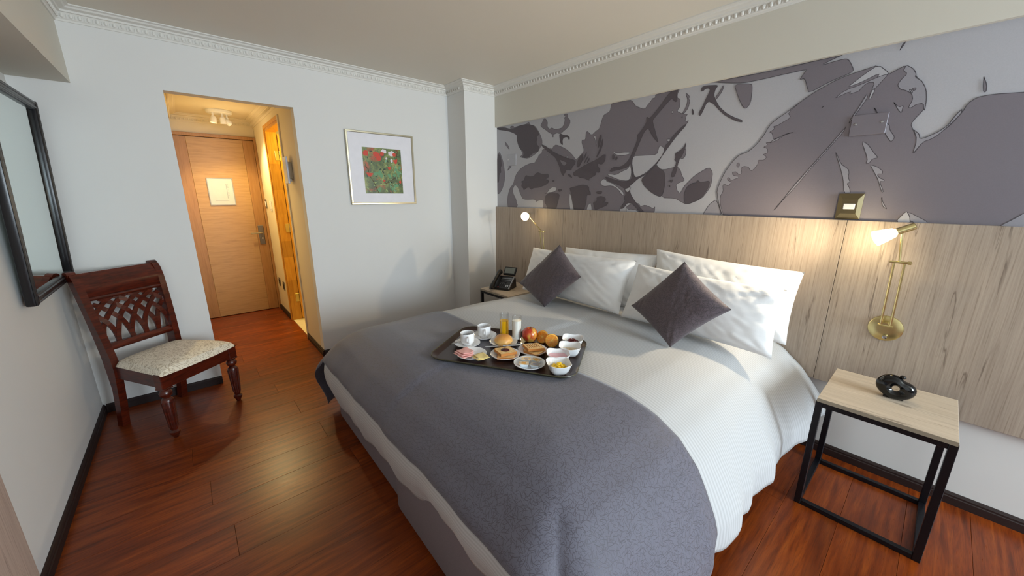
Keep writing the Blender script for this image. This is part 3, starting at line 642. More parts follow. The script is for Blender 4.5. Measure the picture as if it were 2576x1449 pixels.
# ------------------------------------------------------------------ reading lamps
sh = NT('lit_glass_shade'); sh.p(Base_Color=rgb(255, 250, 235), Emission_Color=rgb(255, 226, 168), Emission_Strength=13.0, Roughness=.3)
def reading_lamp(label, yb, zb, top, bar_y, head0, head1, hw):
    t = thing('reading_lamp', label, 'lamp', (0, 0, 0))
    b = B(); lathe(b, [(0, .0072), (.030, .0068), (.062, .006), (.066, .004), (.067, 0)], 40, Matrix.Translation((XW, yb, zb)) @ Matrix.Rotation(-PI/2, 4, 'Y')); wp_ = obj('wall_plate', b, M['brass'], t)
    b = B(); lathe(b, [(0, .022), (.009, .02), (.010, .004), (.006, 0)], 14, Matrix.Translation((XW-.010, yb-.006, zb-.042)) @ Matrix.Rotation(-PI/2, 4, 'Y')); obj('dimmer_knob', b, M['steel'], wp_)
    b = B(); tubemesh(b, [(XW-.008, yb+.0, zb+.03), (XW-.065, yb+.0, zb+.03)], .013, 14); obj('pivot', b, M['brass'], t)
    px = XW-.06
    b = B(); tubemesh(b, [(px, yb-.028, zb+.028), (px, yb+.028, zb+.028)], .0065, 10); obj('lower_bar', b, M['brass'], t)
    for s in (-1, 1):
        b = B(); tubemesh(b, [(px, yb+s*.018, zb+.03), (top[0], bar_y+s*.018, top[2])], .005, 8); obj('arm_rod', b, M['brass'], t)
    b = B(); tubemesh(b, [(top[0], bar_y-.034, top[2]), (top[0], bar_y+.034, top[2])], .006, 10); lathe(b, [(0, .009), (.008, .006), (.0085, 0), (.008, -.006), (0, -.009)], 12, Matrix.Translation((top[0], bar_y-.034, top[2])) @ Matrix.Rotation(PI/2, 4, 'X')); obj('upper_bar', b, M['brass'], t)
    h0, h1 = Vector(head0), Vector(head1)
    b = B(); tubemesh(b, [(top[0], bar_y, top[2]), tuple(h0.lerp(h1, .32))], .0048, 8); obj('stem', b, M['brass'], t)
    ax = (h1-h0).normalized(); q = ax.to_track_quat('Z', 'Y').to_matrix().to_4x4(); L = (h1-h0).length
    b = B(); lathe(b, [(0, 0), (.014, 0), (.0165, .003), (.0165, L*.46), (.012, L*.48), (0, L*.48)], 18, Matrix.Translation(h0) @ q); obj('lamp_head', b, M['brass'], t)
    b = B(); lathe(b, [(.012, L*.46), (.022, L*.52), (.030, L*.74), (hw, L), (hw-.003, L), (.026, L*.76), (.018, L*.55), (0, L*.53)], 24, Matrix.Translation(h0) @ q); obj('lamp_shade', b, sh.m, t)
    return t
reading_lamp('lit brass reading lamp on the headboard over the near nightstand', -3.552, .832, (3.205, -3.546, 1.188), -3.546, (3.215, -3.566, 1.362), (3.165, -3.445, 1.296), .037)
reading_lamp('lit brass reading lamp behind the pillows at the far end of headboard', -1.14, .832, (3.2, -1.14, 1.163), -1.14, (3.225, -.94, 1.315), (3.10, -1.015, 1.30), .040)

# ------------------------------------------------------------------ bed
BX0, BYN, BYF, ZT = 1.077, -3.325, -.955, .663
PR = [(-.62, 0), (-.45, .003), (-.375, .016), (-.30, .037), (-.196, .092), (-.118, .17), (-.073, .246), (-.026, .336), (-.005, .392), (0, .477), (-.012, .56), (-.012, .65)]
FPR = PR[:6]+[(-.092, .22), (-.084, .28), (-.092, .35), (-.118, .43), (-.14, .50)]
def arcs(P_):
    A = [0]
    for (a, c), (d, e) in zip(P_, P_[1:]): A.append(A[-1]+math.hypot(d-a, e-c))
    return A
AR, FAR = arcs(PR), arcs(FPR)
def prof(a, P_=PR, A_=AR):
    """arc length past the inner edge -> (h, drop); a<0 is flat"""
    if a <= 0: return (-.62+a, 0.)
    for k in range(len(A_)-1):
        if a <= A_[k+1]:
            t = (a-A_[k])/(A_[k+1]-A_[k]); return (lerp(P_[k][0], P_[k+1][0], t), lerp(P_[k][1], P_[k+1][1], t))
    return P_[-1]
def arc_at_drop(dr, P_=PR, A_=AR):
    for k in range(len(A_)-1):
        if P_[k+1][1] >= dr:
            t = (dr-P_[k][1])/max(1e-9, P_[k+1][1]-P_[k][1]); return lerp(A_[k], A_[k+1], t)
    return A_[-1]
def cloth_point(a, bb, off=0., wav=1., flap=False):
    """a: distance from the foot inner line (positive wraps over the foot); bb: signed across; returns world point"""
    hx, dx = prof(a, FPR, FAR)
    side = 1 if bb >= 0 else -1          # +1 near side (towards camera)
    half = (BYF-BYN)/2-.62
    hy, dy = prof(abs(bb)-half)
    ex, ey = max(0, (hx+.3)/.3), max(0, (hy+.3)/.3)
    if ex > 0 and ey > 0:
        f = max(ex, ey)/math.hypot(ex, ey); hx, hy = -.3+.3*ex*f, -.3+.3*ey*f
    drop = min(.645, (dx**2.3+dy**2.3)**(1/2.3))
    x = BX0-hx-off*(1 if a > -.1 else 0)
    yc = (BYF+BYN)/2
    hh = (BYF-BYN)/2+hy+off*(dy > .02)
    # ripples of the hanging hem and the flare beside the headboard
    if side < 0 and a > .1:      # far foot corner: the runner's loose flap hangs a little clear, the duvet is tucked in
        cfk = ss(.05, .30, dy)*ss(.15, .6, a)
        if flap: x -= cfk*(.085-.09*ss(.2, .6, dy))
        else: x += cfk*.10; hh -= cfk*.06
    k = (dy/.6)**1.4*wav
    rip = k*(.016*math.sin(x*15.3)+.010*math.sin(x*27.1+1.3)+.006*math.sin(x*44+.4)) if side > 0 else k*.01*math.sin(x*17)
    fl_ = ss(2.75, 3.28, x)*side
    if side > 0: hh += rip+.075*ss(2.75, 3.28, x)*min(1, dy/.3)
    else: hh += rip-.20*ss(2.35, 2.72, x)*min(1, dy/.12)
    y = yc-side*hh
    z = ZT-drop+off+(.022*ss(2.6, 3.2, x) if side > 0 else .008)*(1-min(1, drop/.6))
    kf = (dx/.45)**1.3
    x -= kf*(.006*math.sin(y*13)+.004*math.sin(y*31+1)); z += min(1, (dx/.4)**2)*(.09*ss(-1.9, -2.75, y)+.012*math.sin(y*9))
    z += .0035*noise.noise((x*3.1, y*3.1, .3))*2*(drop < .1)+.006*k*math.sin(x*21+.7)
    return Vector((x, y, max(z, .012+off)))
def cloth(name, mat, a_list, b_fn, nb, off, thick, wav=1., uvs=1.):
    b = B(); uvl = b.loops.layers.uv.new('UVMap'); grid = []; inf = {}
    for a in a_list:
        r = []
        b0, b1 = b_fn(a)
        for j in range(nb+1):
            bb = lerp(b0, b1, j/nb); v = b.verts.new(cloth_point(a, bb, off, wav, name == 'bed_runner')); inf[v] = (a, bb); r.append(v)
        grid.append(r)
    for p, q in zip(grid, grid[1:]):
        for j in range(nb):
            f = b.faces.new((p[j], p[j+1], q[j+1], q[j]))
            for l in f.loops: l[uvl].uv = inf[l.vert]
    me = bpy.data.meshes.new(name); b.to_mesh(me); b.free(); me.materials.append(mat)
    up = sum(1 if p.normal.z > 0 else -1 for p in me.polygons if abs(p.normal.z) > .7)
    if up < 0: me.flip_normals()
    me.polygons.foreach_set('use_smooth', [True]*len(me.polygons))
    o = bpy.data.objects.new(name, me); COL.objects.link(o)
    md = o.modifiers.new('thickness', 'SOLIDIFY'); md.thickness = thick; md.offset = -1
    return o
# base and mattress
bed = thing('bed', 'king size bed with two grey box bases and white mattress', 'bed', (0, 0, 0))
skirt = NT('grey_skirt_fabric'); v = skirt.noise(skirt.coord(), 240, 2); skirt.p(Base_Color=skirt.mix(v, rgb(122, 114, 120), rgb(138, 130, 136)), Roughness=.9); skirt.bump(v, .15, .002)
for x0, y0, y1, z0 in ((1.238, -2.128, -1.16, .012), (1.205, -3.12, -2.146, .004)):
    b = B(); box(b, x0, 3.27, y0, y1, z0, .37, .03, seg=4)
    for v in b.verts:
        if v.co.x < x0+.2: v.co.x += .006*math.sin(v.co.y*19)*(v.co.z < .3)
    obj('bed_base', b, skirt.m, bed)
linen = NT('plain_linen'); v = linen.noise(linen.coord(), 300, 2); linen.p(Base_Color=linen.mix(v, rgb(230, 230, 230), rgb(238, 238, 238)), Roughness=.85, Sheen_Weight=.15); linen.bump(v, .06, .001)
obj('mattress', box(B(), 1.27, 3.28, -3.10, -1.18, .372, .53, .05, seg=4), linen.m, bed)
# white waffle duvet
wf = NT('ribbed_white_cotton'); uv = wf.n('UVMap'); sep = wf.n('SeparateXYZ'); wf.set(sep.inputs[0], uv.outputs[0])
rib = wf.math('SINE', wf.math('MULTIPLY', sep.outputs[0], 2*PI/.0165)); dsh = wf.math('SINE', wf.math('MULTIPLY', sep.outputs[1], 2*PI/.006))
hgt = wf.math('ADD', wf.math('MULTIPLY', rib, .5), wf.math('MULTIPLY', dsh, .08))
r01 = wf.math('MULTIPLY_ADD', rib, .5, .5)
wf.p(Base_Color=wf.mix(r01, rgb(180, 180, 180), rgb(196, 196, 197)), Roughness=.85, Sheen_Weight=.15); wf.bump(hgt, .12, .002)
half = (BYF-BYN)/2-.62
def duvet_b(a):
    x = BX0+.62-a
    nd = lerp(.505, .42, ss(2.75, 3.25, x))+.012*math.sin(x*19)
    return (-half-arc_at_drop(.50), half+arc_at_drop(min(.64, nd)))
foot = arc_at_drop(.46, FPR, FAR)
al = [-(3.285-BX0-.62)+k*(3.285-BX0-.62)/58 for k in range(59)]+[foot*k/30 for k in range(1, 31)]
duvet = cloth('duvet', wf.m, al, duvet_b, 130, .0, .012)
tag(duvet, 'white finely ribbed duvet spread over the king size bed', 'duvet')
# grey bed runner with scratched crackle weave
rn = NT('grey_crackle_fabric')
uv = rn.n('UVMap')
def hairs(nt, uv_, scale, L, w, seed):
    """random short curved threads: one per voronoi cell, each with its own direction"""
    mp = nt.n('Mapping'); nt.set(mp.inputs[0], uv_.outputs[0]); mp.inputs['Location'].default_value = (seed, seed*1.7, 0)
    vo = nt.n('TexVoronoi', feature='F1', i_Scale=scale, voronoi_dimensions='2D'); nt.set(vo.inputs['Vector'], mp.outputs[0])
    df = nt.n('VectorMath', operation='SUBTRACT'); nt.set(df.inputs[0], mp.outputs[0]); nt.set(df.inputs[1], vo.outputs['Position'])
    sc_ = nt.n('SeparateColor'); nt.set(sc_.inputs[0], vo.outputs['Color'])
    ro = nt.n('VectorRotate', rotation_type='Z_AXIS'); nt.set(ro.inputs['Vector'], df.outputs[0]); nt.set(ro.inputs['Angle'], nt.math('MULTIPLY', sc_.outputs[0], 6.283))
    sx = nt.n('SeparateXYZ'); nt.set(sx.inputs[0], ro.outputs[0])
    cur = nt.math('MULTIPLY', nt.math('MULTIPLY', sx.outputs[0], sx.outputs[0]), nt.math('MULTIPLY', nt.math('SUBTRACT', sc_.outputs[1], .5), 50.0))
    dist = nt.math('ABSOLUTE', nt.math('ADD', sx.outputs[1], cur))
    a1 = nt.ramp(nt.math('DIVIDE', dist, w), (.55, 1.0), (1.0, 0.0))
    a2 = nt.ramp(nt.math('DIVIDE', nt.math('ABSOLUTE', sx.outputs[0]), L), (.8, 1.0), (1.0, 0.0))
    return nt.math('MULTIPLY', a1, a2)
def hair_layers(nt, uv_, scale, L, w, n):
    r = None
    for k in range(n):
        h_ = hairs(nt, uv_, scale*(1+.13*k), L, w, 1.37*k+.31); r = h_ if r is None else nt.math('MAXIMUM', r, h_)
    return r
ln = hair_layers(rn, uv, 34, .0125, .0009, 5)
sp2 = rn.n('SeparateXYZ'); rn.set(sp2.inputs[0], uv.outputs[0])
twill = rn.math('SINE', rn.math('MULTIPLY', rn.math('ADD', sp2.outputs[0], sp2.outputs[1]), 900.0))
fz = rn.noise(uv.outputs[0], 420, 2)
base = rn.mix(fz, rgb(86, 85, 98), rgb(110, 108, 121))
rn.p(Base_Color=rn.mix(rn.math('MULTIPLY', ln, .72), base, rgb(52, 48, 56)), Roughness=rn.math('SUBTRACT', .72, rn.math('MULTIPLY', ln, .3)), Sheen_Weight=.25)
rn.bump(rn.math('ADD', rn.math('MULTIPLY', ln, -1.0), rn.math('ADD', rn.math('MULTIPLY', twill, .06), rn.math('MULTIPLY', fz, .3))), .35, .002)
rf = arc_at_drop(.212, FPR, FAR)
ra = [-(1.965-BX0-.62)+k*(1.965-BX0-.62)/14 for k in range(15)]+[rf*k/26 for k in range(1, 27)]
run = cloth('bed_runner', rn.m, ra, lambda a: (-half-arc_at_drop(.60), half+arc_at_drop(.565)), 150, .007, .004)
tag(run, 'charcoal grey crackle-woven runner across the foot of the bed', 'bed runner')

# pillows
def pillow(name, label, cat, TL, TR, BR, BL, T, mat, pull=.05, wr=.004, seed=0, nu=52, nv=36, group=None, sag=1.0):
    TL, TR, BR, BL = [Vector(q) for q in (TL, TR, BR, BL)]
    n = (TR-TL).cross(BL-TL).normalized()
    if n.x > 0: n = -n
    c0 = (TL+TR+BR+BL)/4
    b = B(); uvl = b.loops.layers.uv.new('UVMap'); front = []; back = []; info = {}
    wid, hei = (TR-TL).length, (BL-TL).length
    for i in range(nu+1):
        fr, bk = [], []
        for j in range(nv+1):
            u, v = i/nu*2-1, j/nv*2-1
            # pull the middle of each seam inwards so that the corners stand out
            uu = u*(1-pull*(1-v*v)*u*u); vv = v*(1-pull*wid/hei*.8*(1-u*u)*v*v)
            s, t_ = (uu+1)/2, (vv+1)/2
            p = TL.lerp(TR, s).lerp(BL.lerp(BR, s), t_)
            e = max(0, (1-abs(u)**2.6))*max(0, (1-abs(v)**2.6))
            h = T/2*e**.48*(1+.12*sag*(v))
            dg = (u-v*.6)*6+seed
            w1 = wr*1.3*noise.noise((u*2+seed, v*2.6, seed*1.3))+wr*1.5*(abs(noise.noise((dg, (u+v)*1.3, seed)))*-1+.3)+wr*.5*noise.noise((u*11+seed, v*9, 3.3))
            ed = min(1, e*5)
            # radiating creases near the corners
            cr = wr*1.3*math.sin(math.atan2(1-abs(v)+.02, 1-abs(u)+.02)*14+seed)*math.exp(-((1-abs(u))**2+(1-abs(v))**2)*5)
            vf = b.verts.new(p+n*(h+(w1+cr)*ed)); fr.append(vf); info[vf] = (uu*wid/2+seed, vv*hei/2)
            if 0 < i < nu and 0 < j < nv:
                vb = b.verts.new(p-n*(h*.92+w1*ed*.5)); info[vb] = (uu*wid/2+seed, vv*hei/2); bk.append(vb)
            else: bk.append(vf)
        front.append(fr); back.append(bk)
    for i in range(nu):
        for j in range(nv):
            for g in (front, back):
                q = [g[i][j], g[i+1][j], g[i+1][j+1], g[i][j+1]]
                try: f = b.faces.new(q)
                except ValueError: continue
                for l in f.loops: l[uvl].uv = info[l.vert]
    o = obj(name, b, mat, None, True, angle=70); tag(o, label, cat, group); return o
pg = 'bed pillows'
def seam_hem(o): return o
pillow('pillow', 'white pillow at back left against the headboard', 'pillow', (3.17, -1.48, 1.05), (3.17, -2.36, 1.085), (3.06, -2.32, .66), (3.06, -1.48, .66), .17, linen.m, .03, .004, 1.0, group=pg)
pillow('pillow', 'white pillow at back right against the headboard', 'pillow', (3.165, -2.335, 1.125), (3.165, -3.20, 1.09), (3.06, -3.20, .69), (3.06, -2.38, .69), .17, linen.m, .035, .006, 4.0, group=pg)
pillow('pillow', 'white pillow at front left behind the far grey cushion', 'pillow', (2.96, -1.28, 1.045), (2.95, -2.31, 1.062), (2.80, -2.295, .70), (2.80, -1.31, .69), .17, linen.m, .03, .004, 7.0, group=pg)
pillow('pillow', 'white pillow at front right behind the near grey cushion', 'pillow', (2.95, -2.325, 1.04), (2.95, -3.18, 1.022), (2.80, -3.20, .69), (2.80, -2.31, .69), .17, linen.m, .03, .006, 11.0, group=pg)
cu = NT('plum_grey_crackle'); uvc = cu.n('UVMap')
ln = hair_layers(cu, uvc, 36, .0125, .0011, 5)
fz = cu.noise(uvc.outputs[0], 420, 2)
cu.p(Base_Color=cu.mix(cu.math('MULTIPLY', ln, .7), cu.mix(fz, rgb(78, 67, 73), rgb(98, 86, 92)), rgb(40, 32, 36)), Roughness=cu.math('SUBTRACT', .75, cu.math('MULTIPLY', ln, .25)), Sheen_Weight=.2)
cu.bump(cu.math('ADD', cu.math('MULTIPLY', ln, -1.0), cu.math('MULTIPLY', fz, .3)), .35, .002)
cg = 'grey scatter cushions'
pillow('cushion', 'far dark plum grey crackle cushion standing on its corner', 'cushion', (2.78, -1.752, 1.132), (2.70, -2.035, .936), (2.62, -1.76, .665), (2.70, -1.381, .775), .14, cu.m, .07, .003, 2.0, group=cg, sag=0)
pillow('cushion', 'near dark plum grey crackle cushion standing on its corner', 'cushion', (2.76, -2.72, 1.132), (2.68, -3.022, .932), (2.60, -2.766, .665), (2.68, -2.455, .826), .14, cu.m, .07, .003, 5.0, group=cg, sag=0)
# ------------------------------------------------------------------ nightstands
def nightstand(label):
    t = thing('nightstand', label, 'nightstand', (2.975, -3.63, 0))
    hx, hy, r = .218, .206, .013
    obj('table_top', box(B(), -.235, .228, -.215, .215, .567, .585, .0012), M['nt'], t, False)
    obj('edge_band', box(B(), -.2362, -.2348, -.2152, .2152, .567, .5845), simple('grey_edge', (150, 140, 122), .5), t, False)
    for sx in (-1, 1):
        for sy in (-1, 1): obj('leg', box(B(), sx*hx-r, sx*hx+r, sy*hy-r, sy*hy+r, 0, .566, .0015), M['black'], t, False)
        for z in (.012, .553): obj('side_rail', box(B(), sx*hx-r+.001, sx*hx+r-.001, -hy+r, hy-r, z-.0115, z+.0125, .0015), M['black'], t, False)
    for sy in (-1, 1):
        for z in (.012, .553): obj('cross_rail', box(B(), -hx+r, hx-r, sy*hy-r+.001, sy*hy+r-.001, z-.0115, z+.0125, .0015), M['black'], t, False)
    return t
ns = nightstand('pale oak nightstand on black square frame near the camera, holding the black clock')
ns['group'] = 'nightstands beside the bed'
ns2 = copy_tree(ns); ns2.location = (3.022, -.913, 0); ns2['label'] = 'pale oak nightstand in the far corner, holding the telephone'

# clock: glossy bean-shaped alarm clock with a pale dial
ck = thing('alarm_clock', 'glossy black bean-shaped clock with round pale dial on the near nightstand', 'clock', (3.0, -3.645, .586), (0, 0, math.radians(4)))
b = B(); NB, NR = 40, 9; tl_ = math.radians(-12)
def bean(t):
    a, c = .068, .056
    r = 1/math.sqrt((math.cos(t)/a)**2+(math.sin(t)/c)**2)
    d = (t-math.radians(68)+PI) % (2*PI)-PI
    return r*(1-.20*math.exp(-(d/.38)**2)+.06*math.exp(-((((t-math.radians(130)+PI) % (2*PI))-PI)/.5)**2))
rings = []
for side in (1, -1):
    for k in range(NR+1):
        q = k/NR if side == 1 else 1-k/NR
        if side == -1 and k == 0: continue
        ring = []
        for j in range(NB):
            t = 2*PI*j/NB; ro = bean(t); ri = .0135; r = ri+(ro-ri)*q
            h = .030*math.sqrt(max(0, 1-q**2.6))*(.55+.45*min(1, q*3))*(1 if q < 1 else 0)
            hx_, hz_ = r*math.cos(t), r*math.sin(t)
            X = hx_*math.cos(tl_)-hz_*math.sin(tl_); Z = hx_*math.sin(tl_)+hz_*math.cos(tl_)
            ring.append(b.verts.new((-side*h, -X, Z+.0545)))
        rings.append(ring)
rings.append(rings[0])
for p, q in zip(rings, rings[1:]):
    for j in range(NB): b.faces.new((p[j], p[(j+1) % NB], q[(j+1) % NB], q[j]))
obj('body', b, M['blackgloss'], ck)
dm = simple('cream_dial', (214, 196, 172), .4)
b = B(); lathe(b, [(0, .006), (.0125, .006), (.0135, .004), (.0135, 0)], 24, Matrix.Translation((-.012, 0, .056)) @ Matrix.Rotation(-PI/2, 4, 'Y')); di = obj('dial', b, dm, ck)
b = B(); box(b, -.0192, -.0182, -.006, .006, .0515, .0527); obj('clock_hand', b, simple('tan_hand', (166, 132, 96), .5), di)
b = B(); lathe(b, [(.004, 0), (.004, .006), (.010, .007), (.011, .013), (.007, .018), (0, .018)], 14, Matrix.Translation((0, -.012, .099)) @ Matrix.Rotation(math.radians(12), 4, 'X')); obj('snooze_knob', b, M['blackgloss'], ck)
for s in (-1, 1): obj('foot', box(B(), -.012, .012, s*.022-.012, s*.022+.012, 0, .016-s*.005, .003), M['blackgloss'], ck)

# telephone
ph = thing('telephone', 'black desk telephone with tilted screen on the far nightstand', 'telephone', (2.965, -.855, .586), (0, 0, math.radians(-90+24)))
# local: +y towards the back, x across
tlt = math.radians(34)
b = B(); prism(b, [(-.085, 0), (.10, 0), (.085, .09), (.055, .115), (-.085, .022)], .19, Matrix.Translation((-.095, 0, 0)), 'yz'); obj('base', b, M['blackpl'], ph, False)
T0 = Matrix.Translation((0, -.085, .022)) @ Matrix.Rotation(tlt, 4, 'X')
obj('side_trim', box(B(), .088, .097, 0, .165, -.012, .003, .002, T0), M['silver'], ph, False)
b = B(); box(b, -.028, .088, .108, .112, .0, .003, 0, T0); box(b, -.028, .088, .128, .131, .0, .003, 0, T0); box(b, -.028, .088, .136, .139, .0, .003, 0, T0); obj('key_strip', b, M['silver'], ph, False)
for r_ in range(4):
    for c_ in range(3): obj('key', box(B(), -.022+c_*.022, -.008+c_*.022, .028+r_*.018, .039+r_*.018, 0, .005, .001, T0), simple('key_grey', (60, 60, 64), .45) if r_+c_ == 0 else bpy.data.materials['key_grey'], ph, False)
b = B(); lathe(b, [(.007, 0), (.007, .004), (.016, .004), (.016, 0)], 18, T0 @ Matrix.Translation((.064, .03, 0))); obj('navigation_ring', b, M['silver'], ph)
obj('message_lamp', box(B(), -.032, -.014, .006, .013, 0, .004, .001, T0), simple('red_key', (170, 30, 34), .4), ph, False)
T1 = Matrix.Translation((.03, .055, .135)) @ Matrix.Rotation(math.radians(52), 4, 'X')
sc = obj('screen_housing', box(B(), -.065, .068, -.005, .085, -.02, 0, .004, T1), M['blackpl'], ph)
obj('screen', box(B(), -.052, .055, .012, .072, -.002, .0012, 0, T1), simple('lcd_grey', (116, 122, 118), .2), sc, False)
b = B(); pts = [(0, -.035, .03), (0, -.015, .038), (0, .04, .042), (0, .11, .042), (0, .165, .038), (0, .19, .028)]
tubemesh(b, pts, .02, 12, True, [.026, .024, .018, .018, .025, .027])
for v in b.verts: v.co = Matrix.Translation((-.066, -.082, .024)) @ Matrix.Rotation(tlt, 4, 'X') @ v.co
obj('handset', b, M['blackpl'], ph)
b = B(); tubemesh(b, [(-.075, -.115, .016), (-.105, -.10, .011), (-.12, -.06, .01), (-.115, 0, .01), (-.095, .04, .012)], .006, 8); obj('coiled_cord', b, M['blackpl'], ph)

# ------------------------------------------------------------------ chair
mah = NT('mahogany'); g = mah.noise(mah.coord(scale=(6, 6, 40)), 2, 4, .6, .5)
mah.p(Base_Color=mah.ramp(g, (.3, rgb(46, 12, 6)), (.55, rgb(82, 25, 10)), (.8, rgb(104, 38, 15))), Roughness=.3, Coat_Weight=.3, Coat_Roughness=.2)
mah = mah.m
dam = NT('damask_cream'); c = dam.coord()
dw = dam.n('TexNoise', i_Scale=26.0, i_Detail=1.5); dam.set(dw.inputs['Vector'], c); dw.inputs['Distortion'].default_value = 2.2
sw = dam.ramp(dam.math('ABSOLUTE', dam.math('SUBTRACT', dw.outputs[0], .5)), (0, 1.0), (.03, .9), (.055, 0.0))
dam.p(Base_Color=dam.mix(sw, rgb(236, 226, 206), rgb(190, 174, 148)), Roughness=.8, Sheen_Weight=.2); dam.bump(sw, .1, .001)
ch = thing('dining_chair', 'mahogany chair with basket-lattice back and cream damask seat by the mirror', 'chair', (.435, -.392, 0), (0, 0, math.atan2(-.61, -.79)))
# local: +y front, x across
def leg_front(s):
    b = B(); x, y = s*.222, .205
    box(b, x-.029, x+.029, y-.029, y+.029, .345, .44, .004)
    box(b, x-.031, x+.031, y-.031, y+.031, .338, .348, .003)
    lathe(b, [(0, 0), (.012, .0), (.016, .012), (.027, .034), (.028, .044), (.016, .054), (.019, .062), (.021, .068), (.028, .19), (.031, .262), (.026, .272), (.018, .28), (.02, .286), (.031, .298), (.033, .312), (.026, .326), (.022, .332), (.028, .340), (.028, .345), (0, .345)], 20, Matrix.Translation((x, y, 0)))
    for k in range(10):
        a = 2*PI*k/10; tubemesh(b, [(x+.0205*math.cos(a), y+.0205*math.sin(a), .075), (x+.0305*math.cos(a), y+.0305*math.sin(a), .255)], .0042, 5)
    return obj('leg', b, mah, ch)
leg_front(-1); leg_front(1)
SIDE = [(-.272, 0), (-.252, .12), (-.232, .27), (-.225, .40), (-.228, .50), (-.238, .64), (-.256, .80), (-.277, .94), (-.292, 1.0), (-.308, 1.03)]
def side_y(z):
    for (a, z0), (c, z1) in zip(SIDE, SIDE[1:]):
        if z <= z1: return lerp(a, c, (z-z0)/(z1-z0))
    return SIDE[-1][0]
for s in (-1, 1):
    b = B(); rings = []
    for y, z in SIDE:
        x = s*(.188+.032*ss(.3, 1.0, z)); w = .019 if z > .45 else .021; d = .022+.012*ss(.25, .42, z)-.012*ss(.5, .8, z)
        rings.append([b.verts.new((x+i*w, y+j*d, z)) for i, j in ((-1, -1), (1, -1), (1, 1), (-1, 1))])
    for p, q in zip(rings, rings[1:]):
        for k in range(4): b.faces.new((p[k], p[(k+1) % 4], q[(k+1) % 4], q[k]))
    b.faces.new(rings[0]); b.faces.new(rings[-1])
    tubemesh(b, [(s*.22-.021, -.315, 1.028), (s*.22+.021, -.315, 1.028)], .021, 14)
    post = obj('back_post', b, mah, ch)
    b = B()
    for k in range(44):
        z = .47+k*.0125; x = s*(.188+.032*ss(.3, 1., z)); lathe(b, [(0, -.006), (.0055, 0), (0, .006)], 6, Matrix.Translation((x, side_y(z)+.024-.0002*k, z)))
    e = obj('rope_carving', b, mah, post); e['kind'] = 'stuff'
def back_pt(x, z, off=0): return (x, side_y(z)+off, z)
def rail_strip(name, z0, z1, th, hw0, hw1, n=6, roll=0):
    b = B(); rings = []
    for k in range(n+1):
        z = lerp(z0, z1, k/n); hw = lerp(hw0, hw1, k/n); bulge = th*(.6+.8*math.sin(PI*k/n))
        y = side_y(z)
        rings.append([b.verts.new((x, y+(bulge if f else -th), z)) for x, f in ((-hw, 0), (hw, 0), (hw, 1), (-hw, 1))])
    for p, q in zip(rings, rings[1:]):
        for k in range(4): b.faces.new((p[k], p[(k+1) % 4], q[(k+1) % 4], q[k]))
    b.faces.new(rings[0]); b.faces.new(rings[-1]); return obj(name, b, mah, ch)
rail_strip('top_rail', .885, 1.032, .016, .205, .218, 10); rail_strip('cove_moulding', .862, .888, .017, .204, .206, 4); rail_strip('bottom_rail', .535, .58, .015, .182, .186, 5)
# interlaced lattice: each slat one curve
Z0, Z1, HWB = .578, .866, .196
def slat(base, sgn, k):
    R, Hh = .50, .37; pts = []
    for i in range(29):
        th = i/28*PI/2*.99
        x = base+sgn*R*(1-math.cos(th)); z = Z0+Hh*math.sin(th)
        if z > Z1 or (pts and abs(x) > HWB): break
        if abs(x) <= HWB: pts.append((x, z))
    if len(pts) < 4: return
    b = B(); rings = []
    for i, (x, z) in enumerate(pts):
        x0, z0 = pts[max(0, i-1)]; x1, z1 = pts[min(len(pts)-1, i+1)]; d = Vector((x1-x0, z1-z0)).normalized(); nx, nz = -d.y, d.x; w = .0128
        wv = .0035*math.sin(i*.75+k*1.7)*sgn; y = side_y(z)+wv
        rings.append([b.verts.new((x+q*w*nx, y+e*.0055, z+q*w*nz)) for q, e in ((-1, -1), (1, -1), (1, 1), (-1, 1))])
    for p, q in zip(rings, rings[1:]):
        for k_ in range(4): b.faces.new((p[k_], p[(k_+1) % 4], q[(k_+1) % 4], q[k_]))
    b.faces.new(rings[0]); b.faces.new(rings[-1]); obj('lattice_slat', b, mah, ch, False)
kk = 0
bases = [-.3465, -.2695, -.1925, -.1155, -.0385, .0385, .1155, .1925, .2695, .3465]
for base in bases[:-2]: slat(base, 1, kk); kk += 1
for base in bases[2:]: slat(base, -1, kk); kk += 1
for s in (-1, 1): pass
# seat frame and cushion
b = B(); box(b, -.20, .20, .205, .228, .345, .435, .003)
obj('front_apron', b, mah, ch, False)
b = B(); box(b, -.175, .175, -.225, -.20, .36, .435, .003); obj('rear_apron', b, mah, ch, False)
for s in (-1, 1):
    b = B(); vs = []
    for x, y in ((s*.196, -.20), (s*.182, -.20), (s*.215, .19), (s*.240, .19)): vs.append((x, y))
    prism(b, vs, .085, Matrix.Translation((0, 0, .35))); obj('side_apron', b, mah, ch, False)
b = B(); g1 = []; n = 22
for i in range(n+1):
    r = []
    for j in range(n+1):
        u, v = i/n*2-1, j/n*2-1
        hw = lerp(.198, .252, (v+1)/2); yy = lerp(-.205, .248, (v+1)/2)+.018*(1-u*u)*(v > 0)*v
        e = max(0, 1-abs(u)**5)*max(0, 1-abs(v)**5)
        r.append(b.verts.new((u*hw, yy, .436+.058*e**.42)))
    g1.append(r)
for i in range(n):
    for j in range(n): b.faces.new((g1[i][j], g1[i+1][j], g1[i+1][j+1], g1[i][j+1]))
edge = [e for e in b.edges if len(e.link_faces) == 1]
bmesh.ops.contextual_create(b, geom=edge)
obj('seat_cushion', b, dam.m, ch)

